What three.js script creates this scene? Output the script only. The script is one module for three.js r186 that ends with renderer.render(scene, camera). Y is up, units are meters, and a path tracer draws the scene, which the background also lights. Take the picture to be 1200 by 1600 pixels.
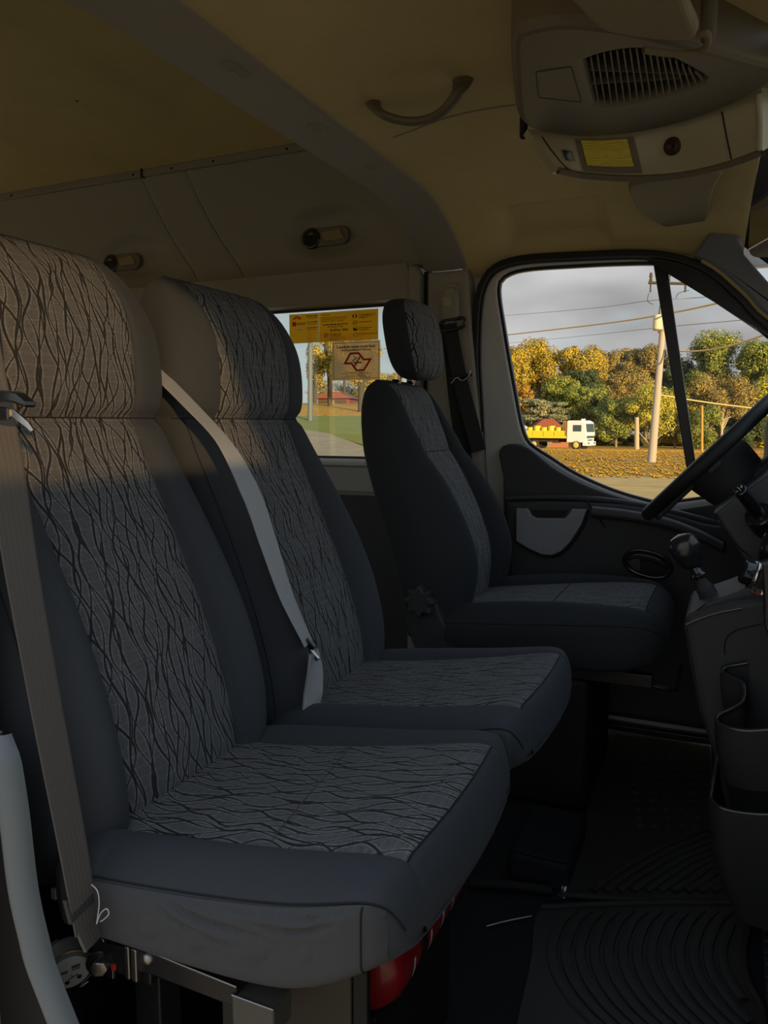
import * as THREE from 'three';
import { RoundedBoxGeometry } from 'three/addons/geometries/RoundedBoxGeometry.js';
import { mergeGeometries } from 'three/addons/utils/BufferGeometryUtils.js';
import { RectAreaLightUniformsLib } from 'three/addons/lights/RectAreaLightUniformsLib.js';

// ───────────────────────────── camera, sky, sun, exposure ─────────────────────────────
// Van axes: x = forward (image right), y = up from the cab floor, z = towards the passenger side (the camera's side).
const scene = new THREE.Scene();
const F = 1200, CX = 600, CY = 800;
const C = new THREE.Vector3(0.88, 0.95, 1.48);
const PSI = Math.atan2(545, 1208), TH = Math.atan2(140, 1200);
const FW = new THREE.Vector3(-Math.sin(PSI) * Math.cos(TH), -Math.sin(TH), -Math.cos(PSI) * Math.cos(TH));
const RT = new THREE.Vector3(Math.cos(PSI), 0, -Math.sin(PSI));
const UPV = new THREE.Vector3().crossVectors(RT, FW);
const camera = new THREE.PerspectiveCamera(2 * Math.atan(800 / F) * 180 / Math.PI, 0.75, 0.02, 3000);
camera.position.copy(C);
camera.lookAt(C.clone().add(FW));
scene.add(camera);

const renderer = new THREE.WebGLRenderer({ antialias: true });
renderer.toneMapping = THREE.LinearToneMapping;
renderer.toneMappingExposure = 1.8;
renderer.shadowMap.enabled = true;
RectAreaLightUniformsLib.init();

// seeded random numbers and value noise
function rng(seed) { let s = seed >>> 0; return () => { s = (s + 0x6D2B79F5) >>> 0; let t = s; t = Math.imul(t ^ (t >>> 15), t | 1); t ^= t + Math.imul(t ^ (t >>> 7), t | 61); return ((t ^ (t >>> 14)) >>> 0) / 4294967296; }; }
function hash2(x, y) { let h = (x * 374761393 + y * 668265263) | 0; h = Math.imul(h ^ (h >>> 13), 1274126177); return ((h ^ (h >>> 16)) >>> 0) / 4294967296; }
function noise2(x, y, px = 0, py = 0) {
  const xi = Math.floor(x), yi = Math.floor(y), fx = x - xi, fy = y - yi, w = (a, p) => p ? ((a % p) + p) % p : a;
  const sx = fx * fx * (3 - 2 * fx), sy = fy * fy * (3 - 2 * fy);
  const a = hash2(w(xi, px), w(yi, py)), b = hash2(w(xi + 1, px), w(yi, py)), c = hash2(w(xi, px), w(yi + 1, py)), d = hash2(w(xi + 1, px), w(yi + 1, py));
  return (a * (1 - sx) + b * sx) * (1 - sy) + (c * (1 - sx) + d * sx) * sy;
}
function fbm(x, y, oct = 4, px = 0, py = 0) { let s = 0, a = 0.5, n = 0; for (let o = 0; o < oct; o++) { s += a * noise2(x, y, px, py); n += a; x *= 2; y *= 2; px *= 2; py *= 2; a *= 0.5; } return s / n; }
const clamp = (x, a = 0, b = 1) => Math.min(b, Math.max(a, x));
const smooth = (a, b, x) => { const t = clamp((x - a) / (b - a)); return t * t * (3 - 2 * t); };

// the sky: hazy late afternoon, thin broken cloud all round
{
  const w = 1024, h = 512, d = new Float32Array(w * h * 4);
  for (let j = 0; j < h; j++) for (let i = 0; i < w; i++) {
    const el = ((j + 0.5) / h - 0.5) * Math.PI, e = Math.max(0, Math.sin(el));
    const base = [0.285 + 0.0 * e, 0.31 + 0.08 * e, 0.305 + 0.25 * e];
    const c = fbm(i / w * 24, (j / h) * 40, 5, 24, 0), cl = smooth(0.38, 0.60, c) * (1 - 0.45 * e);
    const cloud = 0.12 + 0.34 * fbm(i / w * 48 + 9, (j / h) * 70, 4, 48, 0);
    const k = (j * w + i) * 4;
    d[k] = base[0] * (1 - cl) + cloud * 0.90 * cl; d[k + 1] = base[1] * (1 - cl) + cloud * 0.88 * cl; d[k + 2] = base[2] * (1 - cl) + cloud * 0.88 * cl; d[k + 3] = 1;
  }
  const sky = new THREE.DataTexture(d, w, h, THREE.RGBAFormat, THREE.FloatType);
  sky.mapping = THREE.EquirectangularReflectionMapping; sky.magFilter = THREE.LinearFilter; sky.minFilter = THREE.LinearFilter; sky.colorSpace = THREE.LinearSRGBColorSpace; sky.wrapS = THREE.RepeatWrapping; sky.needsUpdate = true;
  scene.background = sky; scene.environment = sky;
}
// low sun from behind the photographer's right shoulder, through the open passenger door's window
const SUN_AZ = 41 * Math.PI / 180, SUN_EL = 7 * Math.PI / 180;
const sun = new THREE.DirectionalLight(new THREE.Color(1.0, 0.70, 0.34), 4.6);
sun.position.set(Math.cos(SUN_AZ) * Math.cos(SUN_EL) * 90, Math.sin(SUN_EL) * 90, Math.sin(SUN_AZ) * Math.cos(SUN_EL) * 90);
sun.castShadow = true; sun.shadow.mapSize.set(4096, 4096); sun.shadow.radius = 2.5;
Object.assign(sun.shadow.camera, { left: -60, right: 60, top: 40, bottom: -40, near: 1, far: 320 });
scene.add(sun); scene.add(sun.target);

// ───────────────────────────── pixel → place ─────────────────────────────
const ray = (u, v) => FW.clone().addScaledVector(RT, (u - CX) / F).addScaledVector(UPV, (CY - v) / F);
const hit = (u, v, ax, val) => { const d = ray(u, v); const p = C.clone().addScaledVector(d, (val - C[ax]) / d[ax]); return [p.x, p.y, p.z]; };
const onX = (u, v, x) => hit(u, v, 'x', x), onY = (u, v, y) => hit(u, v, 'y', y), onZ = (u, v, z) => hit(u, v, 'z', z);
const atDist = (u, v, dist) => { const d = ray(u, v); const k = dist / Math.hypot(d.x, d.z); const p = C.clone().addScaledVector(d, k); return [p.x, p.y, p.z]; };

// ───────────────────────────── builders ─────────────────────────────
const V = (a) => new THREE.Vector3(a[0], a[1], a[2]);
const baseOf = new Map(), taken = new Map();
function numbered(n) { const k = taken.get(n) || 0; taken.set(n, k + 1); return k ? `${n}_${String(k).padStart(3, '0')}` : n; }
function thing(name, label, category, base = [0, 0, 0], opt = {}) {
  const g = new THREE.Group(); g.name = numbered(name); g.position.set(...base); g.userData = { label, category };
  if (opt.group) g.userData.group = opt.group; if (opt.kind) g.userData.kind = opt.kind;
  baseOf.set(g, base); scene.add(g); return g;
}
const struct = (name, label, category, base = [0, 0, 0]) => thing(name, label, category, base, { kind: 'structure' });
function part(name, geo, mat, parent, label) {            // geometry is given in van coordinates and moved to the thing's own
  if (Array.isArray(geo)) geo = mergeGeometries(geo.map(flat));
  const b = baseOf.get(parent) || [0, 0, 0];
  geo.translate(-b[0], -b[1], -b[2]);
  const m = new THREE.Mesh(geo, mat); m.name = name; m.castShadow = m.receiveShadow = true;
  if (label) m.userData.label = label;
  baseOf.set(m, b); parent.add(m); return m;
}
function flat(g) { const q = g.index ? g.toNonIndexed() : g; const o = new THREE.BufferGeometry(); for (const k of ['position', 'normal', 'uv']) if (q.attributes[k]) o.setAttribute(k, q.attributes[k]); if (!o.attributes.uv) o.setAttribute('uv', new THREE.BufferAttribute(new Float32Array(o.attributes.position.count * 2), 2)); return o; }
function box(x0, x1, y0, y1, z0, z1, r = 0.004) {
  const w = Math.abs(x1 - x0), h = Math.abs(y1 - y0), d = Math.abs(z1 - z0);
  const g = r > 0 ? new RoundedBoxGeometry(w, h, d, 2, Math.min(r, w / 2.05, h / 2.05, d / 2.05)) : new THREE.BoxGeometry(w, h, d);
  g.translate((x0 + x1) / 2, (y0 + y1) / 2, (z0 + z1) / 2); return metreUV(g);
}
function metreUV(g) {                                     // box-projected uv in metres
  const p = g.attributes.position, n = g.attributes.normal, uv = new Float32Array(p.count * 2);
  for (let i = 0; i < p.count; i++) {
    const ax = Math.abs(n.getX(i)), ay = Math.abs(n.getY(i)), az = Math.abs(n.getZ(i));
    const a = ax >= ay && ax >= az ? [p.getZ(i), p.getY(i)] : ay >= az ? [p.getX(i), p.getZ(i)] : [p.getX(i), p.getY(i)];
    uv[2 * i] = a[0]; uv[2 * i + 1] = a[1];
  }
  g.setAttribute('uv', new THREE.BufferAttribute(uv, 2)); return g;
}
function tube(pts, r, closed = false, seg = 0, rad = 8, tension = 0.5) {
  const c = new THREE.CatmullRomCurve3(pts.map(V), closed, 'catmullrom', tension);
  return new THREE.TubeGeometry(c, seg || Math.max(8, pts.length * 6), r, rad, closed);
}
function rod(a, b, r0, r1 = r0, n = 16) {
  const A = V(a), B = V(b), d = B.clone().sub(A), g = new THREE.CylinderGeometry(r1, r0, d.length(), n, 1);
  g.applyQuaternion(new THREE.Quaternion().setFromUnitVectors(new THREE.Vector3(0, 1, 0), d.clone().normalize()));
  g.translate((a[0] + b[0]) / 2, (a[1] + b[1]) / 2, (a[2] + b[2]) / 2); return g;
}
function lathe(profile, a, axis, n = 32) {                // profile [r, along]; placed at a, along axis
  const g = new THREE.LatheGeometry(profile.map(q => new THREE.Vector2(q[0], q[1])), n);
  g.applyQuaternion(new THREE.Quaternion().setFromUnitVectors(new THREE.Vector3(0, 1, 0), V(axis).normalize()));
  g.translate(...a); return g;
}
function curve2(pts, n, closed = true, tension = 0.5) { const c = new THREE.CatmullRomCurve3(pts.map(p => new THREE.Vector3(p[0], p[1], 0)), closed, 'catmullrom', tension); return c.getSpacedPoints(n).slice(0, closed ? n : n + 1).map(p => [p.x, p.y]); }
function plate(pts, z0, z1, bevel = 0, holes = []) {      // outline in (x, y), extruded over z0..z1
  const s = new THREE.Shape(pts.map(p => new THREE.Vector2(p[0], p[1])));
  for (const h of holes) s.holes.push(new THREE.Path(h.map(p => new THREE.Vector2(p[0], p[1]))));
  const d = z1 - z0, g = new THREE.ExtrudeGeometry(s, { depth: Math.max(1e-4, d - 2 * bevel), bevelEnabled: bevel > 0, bevelThickness: bevel, bevelSize: bevel, bevelOffset: -bevel, bevelSegments: 3, curveSegments: 8 });
  g.translate(0, 0, z0 + bevel); return g;
}
function plateY(pts, y0, y1, bevel = 0, holes = []) {     // outline in (x, z), extruded over y0..y1
  const f = q => q.map(p => [p[0], -p[1]]), g = plate(f(pts), y0, y1, bevel, holes.map(f));
  g.rotateX(-Math.PI / 2); return g;
}
function plateX(pts, x0, x1, bevel = 0, holes = []) {     // outline in (z, y), extruded over x0..x1
  const f = q => q.map(p => [-p[0], p[1]]), g = plate(f(pts), x0, x1, bevel, holes.map(f));
  g.rotateY(Math.PI / 2); return g;
}
// a grid of points P[i][j] as a smooth surface; N is worked out on the whole grid so that patches of it join without a crease
function gridNormals(P, closed = false, flip = 1) {
  const R = P.length, K = P[0].length, a = new THREE.Vector3(), b = new THREE.Vector3();
  return P.map((row, i) => row.map((_, j) => {
    const i0 = Math.max(0, i - 1), i1 = Math.min(R - 1, i + 1), j0 = closed ? (j - 1 + K) % K : Math.max(0, j - 1), j1 = closed ? (j + 1) % K : Math.min(K - 1, j + 1);
    a.set(P[i1][j][0] - P[i0][j][0], P[i1][j][1] - P[i0][j][1], P[i1][j][2] - P[i0][j][2]);
    b.set(P[i][j1][0] - P[i][j0][0], P[i][j1][1] - P[i][j0][1], P[i][j1][2] - P[i][j0][2]);
    const n = new THREE.Vector3().crossVectors(a, b); if (n.lengthSq() < 1e-16) n.set(0, 1, 0); return n.normalize().multiplyScalar(flip);
  }));
}
function patch(P, N, i0, i1, j0, j1, uvf, flip = 1) {
  const pos = [], nor = [], uv = [], idx = [], K = P[0].length, w = j1 - j0 + 1;
  for (let i = i0; i <= i1; i++) for (let j = j0; j <= j1; j++) {
    const p = P[i][j % K], n = N[i][j % K]; pos.push(...p); nor.push(n.x, n.y, n.z); uv.push(...(uvf ? uvf(i, j, p) : [p[0] + p[2], p[1]]));
  }
  for (let i = 0; i < i1 - i0; i++) for (let j = 0; j < j1 - j0; j++) {
    const a = i * w + j, b = a + 1, c = a + w, d = c + 1;
    if (flip > 0) idx.push(a, c, b, b, c, d); else idx.push(a, b, c, b, d, c);
  }
  const g = new THREE.BufferGeometry();
  g.setAttribute('position', new THREE.Float32BufferAttribute(pos, 3)); g.setAttribute('normal', new THREE.Float32BufferAttribute(nor, 3)); g.setAttribute('uv', new THREE.Float32BufferAttribute(uv, 2)); g.setIndex(idx);
  return g;
}
// a bent sheet with thickness: the grid, a copy of it moved by t along the normals, and its rim
function sheet(P, t, uvf) {
  const N = gridNormals(P), R = P.length - 1, K = P[0].length - 1;
  const Q = P.map((row, i) => row.map((p, j) => [p[0] + N[i][j].x * t, p[1] + N[i][j].y * t, p[2] + N[i][j].z * t]));
  const sg = t > 0 ? 1 : -1, out = [patch(P, N.map(r => r.map(n => n.clone().multiplyScalar(-sg))), 0, R, 0, K, uvf, -sg), patch(Q, N.map(r => r.map(n => n.clone().multiplyScalar(sg))), 0, R, 0, K, uvf, sg)];
  const rim = (a, b) => { const G = [a, b]; const n = gridNormals(G); out.push(patch(G, n, 0, 1, 0, a.length - 1)); };
  rim(P[0], Q[0]); rim(P[R], Q[R]); rim(P.map(r => r[0]), Q.map(r => r[0])); rim(P.map(r => r[K]), Q.map(r => r[K]));
  return mergeGeometries(out.map(flat));
}
function interp(tab) {                                     // monotone-ish cubic through [x, y] pairs
  const n = tab.length, m = tab.map((_, i) => { const a = tab[Math.max(0, i - 1)], b = tab[Math.min(n - 1, i + 1)]; return (b[1] - a[1]) / (b[0] - a[0]); });
  return x => {
    if (x <= tab[0][0]) return tab[0][1]; if (x >= tab[n - 1][0]) return tab[n - 1][1];
    let i = 0; while (x > tab[i + 1][0]) i++;
    const h = tab[i + 1][0] - tab[i][0], t = (x - tab[i][0]) / h, t2 = t * t, t3 = t2 * t;
    return (2 * t3 - 3 * t2 + 1) * tab[i][1] + (t3 - 2 * t2 + t) * h * m[i] + (-2 * t3 + 3 * t2) * tab[i + 1][1] + (t3 - t2) * h * m[i + 1];
  };
}
// a flat strap swept along points, its width kept along 'across'
function strap(pts, across, width, thick, n = 60) {
  const c = new THREE.CatmullRomCurve3(pts.map(V), false, 'catmullrom', 0.5), P = [];
  // 'across' may be a list of angles: 0 = seen broadside by the photographer, 90 = seen edge on
  const ac = (typeof across[0] === 'number' && across.length !== 3 ? across.map(a => RT.clone().multiplyScalar(Math.cos(a * Math.PI / 180)).addScaledVector(FW, Math.sin(a * Math.PI / 180))) : (Array.isArray(across[0]) ? across : [across, across]).map(V));
  const prof = [[-1, -1], [-0.9, -1.0], [0, -1.0], [0.9, -1.0], [1, -1], [1, 1], [0.9, 1], [0, 1], [-0.9, 1], [-1, 1]];
  let len = 0, prev = null;
  for (let i = 0; i <= n; i++) {
    const t = i / n, p = c.getPointAt(t), tg = c.getTangentAt(t), q = t * (ac.length - 1), qi = Math.min(ac.length - 2, Math.floor(q)), a = ac[qi].clone().lerp(ac[qi + 1], q - qi).normalize();
    a.addScaledVector(tg, -a.dot(tg)).normalize(); const nn = new THREE.Vector3().crossVectors(tg, a);
    P.push(prof.map(q => { const r = p.clone().addScaledVector(a, q[0] * width / 2).addScaledVector(nn, q[1] * thick / 2); return [r.x, r.y, r.z]; }));
  }
  const N = gridNormals(P, true, -1);
  const L = c.getLength();
  return patch(P, N, 0, n, 0, prof.length, (i, j) => [[0, .05, .5, .95, 1, 1, .95, .5, .05, 0, 0][j] * width, i / n * L], -1);
}
// ───────────────────────────── textures and materials ─────────────────────────────
function tex(w, h, f, { srgb = false, size = 1, sizeV = size } = {}) {   // f(x, y) -> [r, g, b] (0..1) or a number; size in metres of one tile
  const d = new Uint8Array(w * h * 4);
  for (let y = 0; y < h; y++) for (let x = 0; x < w; x++) {
    const c = f(x, y), k = (y * w + x) * 4, a = typeof c === 'number' ? [c, c, c] : c;
    for (let q = 0; q < 3; q++) { let v = clamp(a[q]); if (srgb) v = v <= 0.0031308 ? v * 12.92 : 1.055 * Math.pow(v, 1 / 2.4) - 0.055; d[k + q] = Math.round(v * 255); }
    d[k + 3] = 255;
  }
  const t = new THREE.DataTexture(d, w, h, THREE.RGBAFormat); t.wrapS = t.wrapT = THREE.RepeatWrapping; t.magFilter = THREE.LinearFilter; t.minFilter = THREE.LinearMipmapLinearFilter; t.generateMipmaps = true;
  t.colorSpace = srgb ? THREE.SRGBColorSpace : THREE.NoColorSpace; t.repeat.set(1 / size, 1 / sizeV); t.needsUpdate = true; return t;
}
const lin = (r, g, b) => new THREE.Color().setRGB(r, g, b);
const mat = (color, rough = 0.6, o = {}) => new THREE.MeshPhysicalMaterial({ color, roughness: rough, metalness: 0, side: THREE.DoubleSide, ...o });

// the woven seat cloth: long leaf-shaped cells between dark wavy lines, filled with fine light weft dashes
const PW = 0.24, PH = 0.36;
const leaf = (() => {
  const w = 1024, h = 1536, R = rng(7), lines = [];
  for (let s = 0; s < 2; s++) for (let k = 0; k < 15; k++) lines.push({
    x0: (k + 0.5 + (R() - 0.5) * 0.5) / 15, a: (0.030 + 0.022 * R()), n: 2 + Math.floor(R() * 2), p: R() * 6.283, a2: 0.004 + 0.007 * R(), n2: 3 + Math.floor(R() * 3), p2: R() * 6.283, hw: 0.0034 + 0.0022 * R(), p3: R() * 6.283, n3: 2 + Math.floor(R() * 3)
  });
  const dist = new Float32Array(w * h);
  for (let y = 0; y < h; y++) {
    const t = y / h * 6.283185, xs = lines.map(l => [((l.x0 + l.a * Math.sin(l.n * t + l.p) + l.a2 * Math.sin(l.n2 * t + l.p2)) % 1 + 1) % 1, l.hw * (1 + 0.5 * Math.sin(l.n3 * t + l.p3)), l]);
    for (let x = 0; x < w; x++) { let m = 9; for (const [c, hw] of xs) { let d = Math.abs(x / w - c); if (d > 0.5) d = 1 - d; d -= hw; if (d < m) m = d; } dist[y * w + x] = m * PW; }   // metres to the nearest line's edge
  }
  const at = (x, y) => dist[y * w + x];
  const rows = Math.round(PH / 0.0019);
  const val = (x, y) => {
    const d = at(x, y); if (d < 0) return [0, 0];
    const q = y / h * rows, fr = q - Math.floor(q), dash = (fr < 0.52 ? 1 : 0) * (hash2(Math.floor(q), Math.floor(x / 5)) > 0.12 ? 1 : 0.45);
    const edge = 1 - smooth(0.0010, 0.0042, d);
    return [smooth(0, 0.0006, d), dash * (0.45 + 0.55 * edge)];
  };
  const map = tex(w, h, (x, y) => { const [m, dsh] = val(x, y), n = 0.85 + 0.3 * hash2(x, y); const v = (0.026 + m * (0.040 + 0.34 * dsh)) * n; return [v * 0.98, v, v * 1.03]; }, { srgb: true, size: PW, sizeV: PH });
  const bump = tex(w, h, (x, y) => { const [m, dsh] = val(x, y); return 0.2 + 0.45 * m + 0.3 * dsh; }, { size: PW, sizeV: PH });
  return { map, bump };
})();
const weave = tex(256, 256, (x, y) => { const a = Math.sin((x + y) * Math.PI / 4), b = Math.sin((x - y) * Math.PI / 4); return 0.5 + 0.25 * a + 0.15 * b + 0.2 * (hash2(x, y) - 0.5); }, { size: 0.05 });
const fleece = tex(512, 512, (x, y) => 0.6 * fbm(x / 8, y / 8, 3, 64, 64) + 0.4 * hash2(x, y), { size: 0.25 });
const grain = tex(512, 512, (x, y) => fbm(x / 5, y / 5, 3, 0, 0) * 0.7 + 0.3 * hash2(x, y), { size: 0.12 });
const mottle = tex(512, 512, (x, y) => { const v = 0.90 + 0.14 * (fbm(x / 64, y / 64, 5, 8, 8) - 0.5) + 0.05 * (hash2(x, y) - 0.5); return v; }, { size: 0.9 });
const webbing = tex(64, 256, (x, y) => { const c = 0.5 + 0.5 * Math.cos(x / 64 * Math.PI * 2 * 7); return 0.35 + 0.35 * c + 0.2 * ((y >> 1) % 2) + 0.1 * hash2(x, y); }, { size: 0.048, sizeV: 0.1 });

const M = {
  leaf: mat(0xffffff, 0.92, { map: leaf.map, bumpMap: leaf.bump, bumpScale: 0.0006 }),
  cloth: mat(lin(0.057, 0.064, 0.074), 0.9, { bumpMap: weave, bumpScale: 0.0003, sheen: 0.25, sheenRoughness: 0.6, sheenColor: lin(0.25, 0.25, 0.26) }),
  blackCloth: mat(lin(0.030, 0.035, 0.040), 0.9, { bumpMap: weave, bumpScale: 0.0003, sheen: 0.25, sheenRoughness: 0.6, sheenColor: lin(0.25, 0.25, 0.26) }),
  clothSide: mat(lin(0.085, 0.088, 0.093), 0.92, { bumpMap: weave, bumpScale: 0.0004, sheen: 0.2, sheenRoughness: 0.6, sheenColor: lin(0.25, 0.24, 0.23) }),
  thread: mat(lin(0.10, 0.10, 0.10), 0.8),
  piping: mat(lin(0.014, 0.015, 0.017), 0.8),
  liner: mat(lin(0.69, 0.55, 0.25), 0.95, { map: mottle, bumpMap: fleece, bumpScale: 0.0008 }),
  trimPlastic: mat(lin(0.33, 0.295, 0.235), 0.55, { bumpMap: grain, bumpScale: 0.0004 }),   // grey moulded plastic of beam, pillars and rear wall panels
  beige: mat(lin(0.17, 0.138, 0.085), 0.5, { bumpMap: grain, bumpScale: 0.0003 }),
  beigeGloss: mat(lin(0.44, 0.39, 0.24), 0.33),
  visor: mat(lin(0.26, 0.215, 0.12), 0.8, { bumpMap: grain, bumpScale: 0.0004 }),
  pods: mat(lin(0.20, 0.165, 0.11), 0.4),
  paint: mat(lin(0.60, 0.59, 0.56), 0.35, { clearcoat: 0.3 }),
  paintGrey: mat(lin(0.42, 0.43, 0.43), 0.42),
  darkPlastic: mat(lin(0.045, 0.047, 0.051), 0.55, { bumpMap: grain, bumpScale: 0.0004 }),
  midPlastic: mat(lin(0.055, 0.056, 0.06), 0.5, { bumpMap: grain, bumpScale: 0.0004 }),
  greyPlastic: mat(lin(0.30, 0.32, 0.34), 0.5, { bumpMap: grain, bumpScale: 0.0004 }),
  aTrim: mat(lin(0.16, 0.155, 0.15), 0.7, { bumpMap: grain, bumpScale: 0.0004 }),
  gloss: mat(lin(0.012, 0.012, 0.013), 0.18, { clearcoat: 0.6, clearcoatRoughness: 0.1 }),
  black: mat(lin(0.008, 0.008, 0.009), 0.6),
  rubber: mat(lin(0.012, 0.012, 0.013), 0.55, { bumpMap: grain, bumpScale: 0.0004 }),
  matRubber: mat(lin(0.050, 0.047, 0.044), 0.40, { bumpMap: grain, bumpScale: 0.0005 }),
  carpet: mat(lin(0.008, 0.009, 0.012), 0.9, { bumpMap: fleece, bumpScale: 0.001 }),
  seal: mat(lin(0.010, 0.009, 0.009), 0.35),
  sealLip: mat(lin(0.06, 0.055, 0.05), 0.4),
  chrome: mat(lin(0.75, 0.75, 0.76), 0.18, { metalness: 1 }),
  steel: mat(lin(0.42, 0.42, 0.42), 0.35, { metalness: 1 }),
  darkSteel: mat(lin(0.03, 0.03, 0.032), 0.32, { metalness: 0.3 }),
  zinc: mat(lin(0.42, 0.45, 0.45), 0.45, { metalness: 0.3 }),
  brass: mat(lin(0.55, 0.40, 0.16), 0.4, { metalness: 0.9 }),
  capGrey: mat(lin(0.60, 0.61, 0.60), 0.5),
  beltGrey: mat(lin(0.46, 0.48, 0.50), 0.7, { bumpMap: webbing, bumpScale: 0.0006, sheen: 0.5, sheenRoughness: 0.4 }),
  beltBrown: mat(lin(0.155, 0.138, 0.118), 0.75, { bumpMap: webbing, bumpScale: 0.0006 }),
  beltBlack: mat(lin(0.015, 0.014, 0.014), 0.7, { bumpMap: webbing, bumpScale: 0.0006 }),
  red: mat(lin(0.30, 0.006, 0.012), 0.35, { clearcoat: 0.4 }),
  redDot: mat(lin(0.6, 0.05, 0.02), 0.4),
  whitePrint: mat(lin(0.75, 0.75, 0.74), 0.5),
  glass: mat(0xffffff, 0.0, { transmission: 1, thickness: 0, ior: 1.25 }),
  tint: mat(lin(0.93, 0.96, 0.94), 0.0, { transmission: 1, thickness: 0, ior: 1.45 }),
};
// canvases for flat print
function print(w, h, draw) {
  const c = document.createElement('canvas'); c.width = w; c.height = h; const g = c.getContext('2d'); draw(g, w, h);
  const t = new THREE.CanvasTexture(c); t.colorSpace = THREE.SRGBColorSpace; t.magFilter = THREE.LinearFilter; return t;
}
// squiggled strokes where the photograph's small print cannot be read
function scribble(g, x, y, w, h, color, seed) { const R = rng(seed); g.fillStyle = color; let q = x; while (q < x + w) { const l = h * (0.8 + 2.2 * R()); g.fillRect(q, y - h * (0.4 + 0.1 * R()), Math.min(l, x + w - q), h * (0.55 + 0.25 * R())); q += l + h * 0.45; } }
// ───────────────────────────── the van's shell ─────────────────────────────
const HW = 0.93;                                            // half the inner width
// cab headliner height over (x, z)
const liner = (x, z) => {
  const a = Math.max(0, Math.abs(z) - 0.45), drop = 0.15 * Math.pow(a / 0.45, 2.2), f = Math.max(0, x - 0.5);
  let y = 1.575 + 0.03 * smooth(0.1, 0.3, x) - drop - 0.30 * f * f;
  if (z < 0) { const u = smooth(0.235, 0.265, x) * (1 - smooth(0.515, 0.545, x)), v = smooth(-0.895, -0.865, z) * (1 - smooth(-0.745, -0.715, z)); y += 0.030 * u * v; }   // pressed recess over the driver's window
  return y;
};
{
  const c = struct('ceiling', 'tan felt headliner of the cab with a pressed recess above the side window', 'ceiling', [0.5, 1.6, 0]);
  const P = []; for (let i = 0; i <= 60; i++) { const row = []; for (let j = 0; j <= 150; j++) { const z = -0.925 + 1.85 * j / 150, x = 0.08 + (0.84 - 0.032 * Math.pow(z / 0.86, 2)) * i / 60; row.push([x, liner(x, z), z]); } P.push(row); }
  part('headliner', sheet(P, -0.025, (i, j, p) => [p[0], p[2]]), M.liner, c);
  const s = []; for (let i = 0; i <= 20; i++) { const x = 0.16 + 0.30 * i / 20; s.push([x, liner(x, -0.165) - 0.0004, -0.165 - 0.006 * Math.sin(i / 3)]); }
  part('seam', tube(s, 0.0022, false, 40, 6), M.trimPlastic, c);
}
{ // rear compartment: higher ceiling, rail, upper panels
  const c = struct('ceiling', 'higher tan ceiling over the rear passenger compartment', 'ceiling', [-1.6, 1.9, 0]);
  const P = []; const prof = interp([[-0.86, 1.855], [-0.82, 1.868], [-0.70, 1.90], [-0.5, 1.93], [-0.2, 1.94], [0, 1.942], [0.2, 1.94], [0.5, 1.93], [0.70, 1.90], [0.82, 1.868], [0.86, 1.855]]);
  for (let i = 0; i <= 80; i++) { const row = []; for (let j = 0; j <= 60; j++) { const x = -3.2 + 3.2 * i / 80, z = -0.86 + 1.72 * j / 60; const rib = 0.014 * (smooth(-0.83, -0.75, x) * (1 - smooth(-0.52, -0.44, x)) + smooth(-2.0, -1.92, x) * (1 - smooth(-1.6, -1.52, x))); row.push([x, prof(z) + rib * (1 - smooth(0.55, 0.75, Math.abs(z))), z]); } P.push(row); }
  part('headliner', sheet(P, -0.03, (i, j, p) => [p[0], p[2]]), M.liner, c);
  const pl = [[0.0, 0.002], [0.004, 0.0015], [0.006, 0]];
  for (const [u, v] of [[120, 163], [292, 248]]) { const q = onY(u, v, 1.925); part('button', lathe(pl, [q[0], prof(q[2]) - 0.001, q[2]], [0, -1, 0], 12), M.beige, c); }
}
{ // roof beam across the van between cab and passenger space
  const t = struct('trim_1', 'dark brown moulded roof beam crossing the van behind the seats', 'trim', [0.025, 1.57, 0]);
  const path = []; for (let j = 0; j <= 120; j++) { const z = -0.885 + 1.77 * j / 120; path.push(z); }
  const yb = z => 1.570 - 0.15 * Math.pow(Math.max(0, Math.abs(z) - 0.45) / 0.45, 2.2);
  const xs = [[-0.052, 0.37], [-0.052, 0.016], [-0.048, 0.006], [-0.040, 0.0], [0.0, -0.003], [0.05, -0.003], [0.092, 0.0], [0.100, 0.006], [0.103, 0.016], [0.103, 0.06]];
  const P = xs.map(([x, d]) => path.map(z => [x + (d > 0.3 ? 0 : 0), d > 0.3 ? 1.97 : yb(z) + d, z]));
  part('beam', sheet(P, -0.012, (i, j, p) => [p[0], p[2]]), M.trimPlastic, t);
  for (const [u, v] of [[366, 96], [497, 183], [583, 246]]) {
    const q = onX(u, v, 0.05), b = [q[0], yb(q[2]) - 0.003, q[2]];
    const g = new THREE.SphereGeometry(1, 20, 12); g.scale(0.018, 0.006, 0.035); g.translate(...b); const k = part('clip_cover', g, M.trimPlastic, t);
    part('slot', box(b[0] - 0.004, b[0] + 0.004, b[1] - 0.0075, b[1] - 0.005, b[2] - 0.012, b[2] + 0.012, 0.001), M.trimPlastic, k);
  }
}
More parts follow.
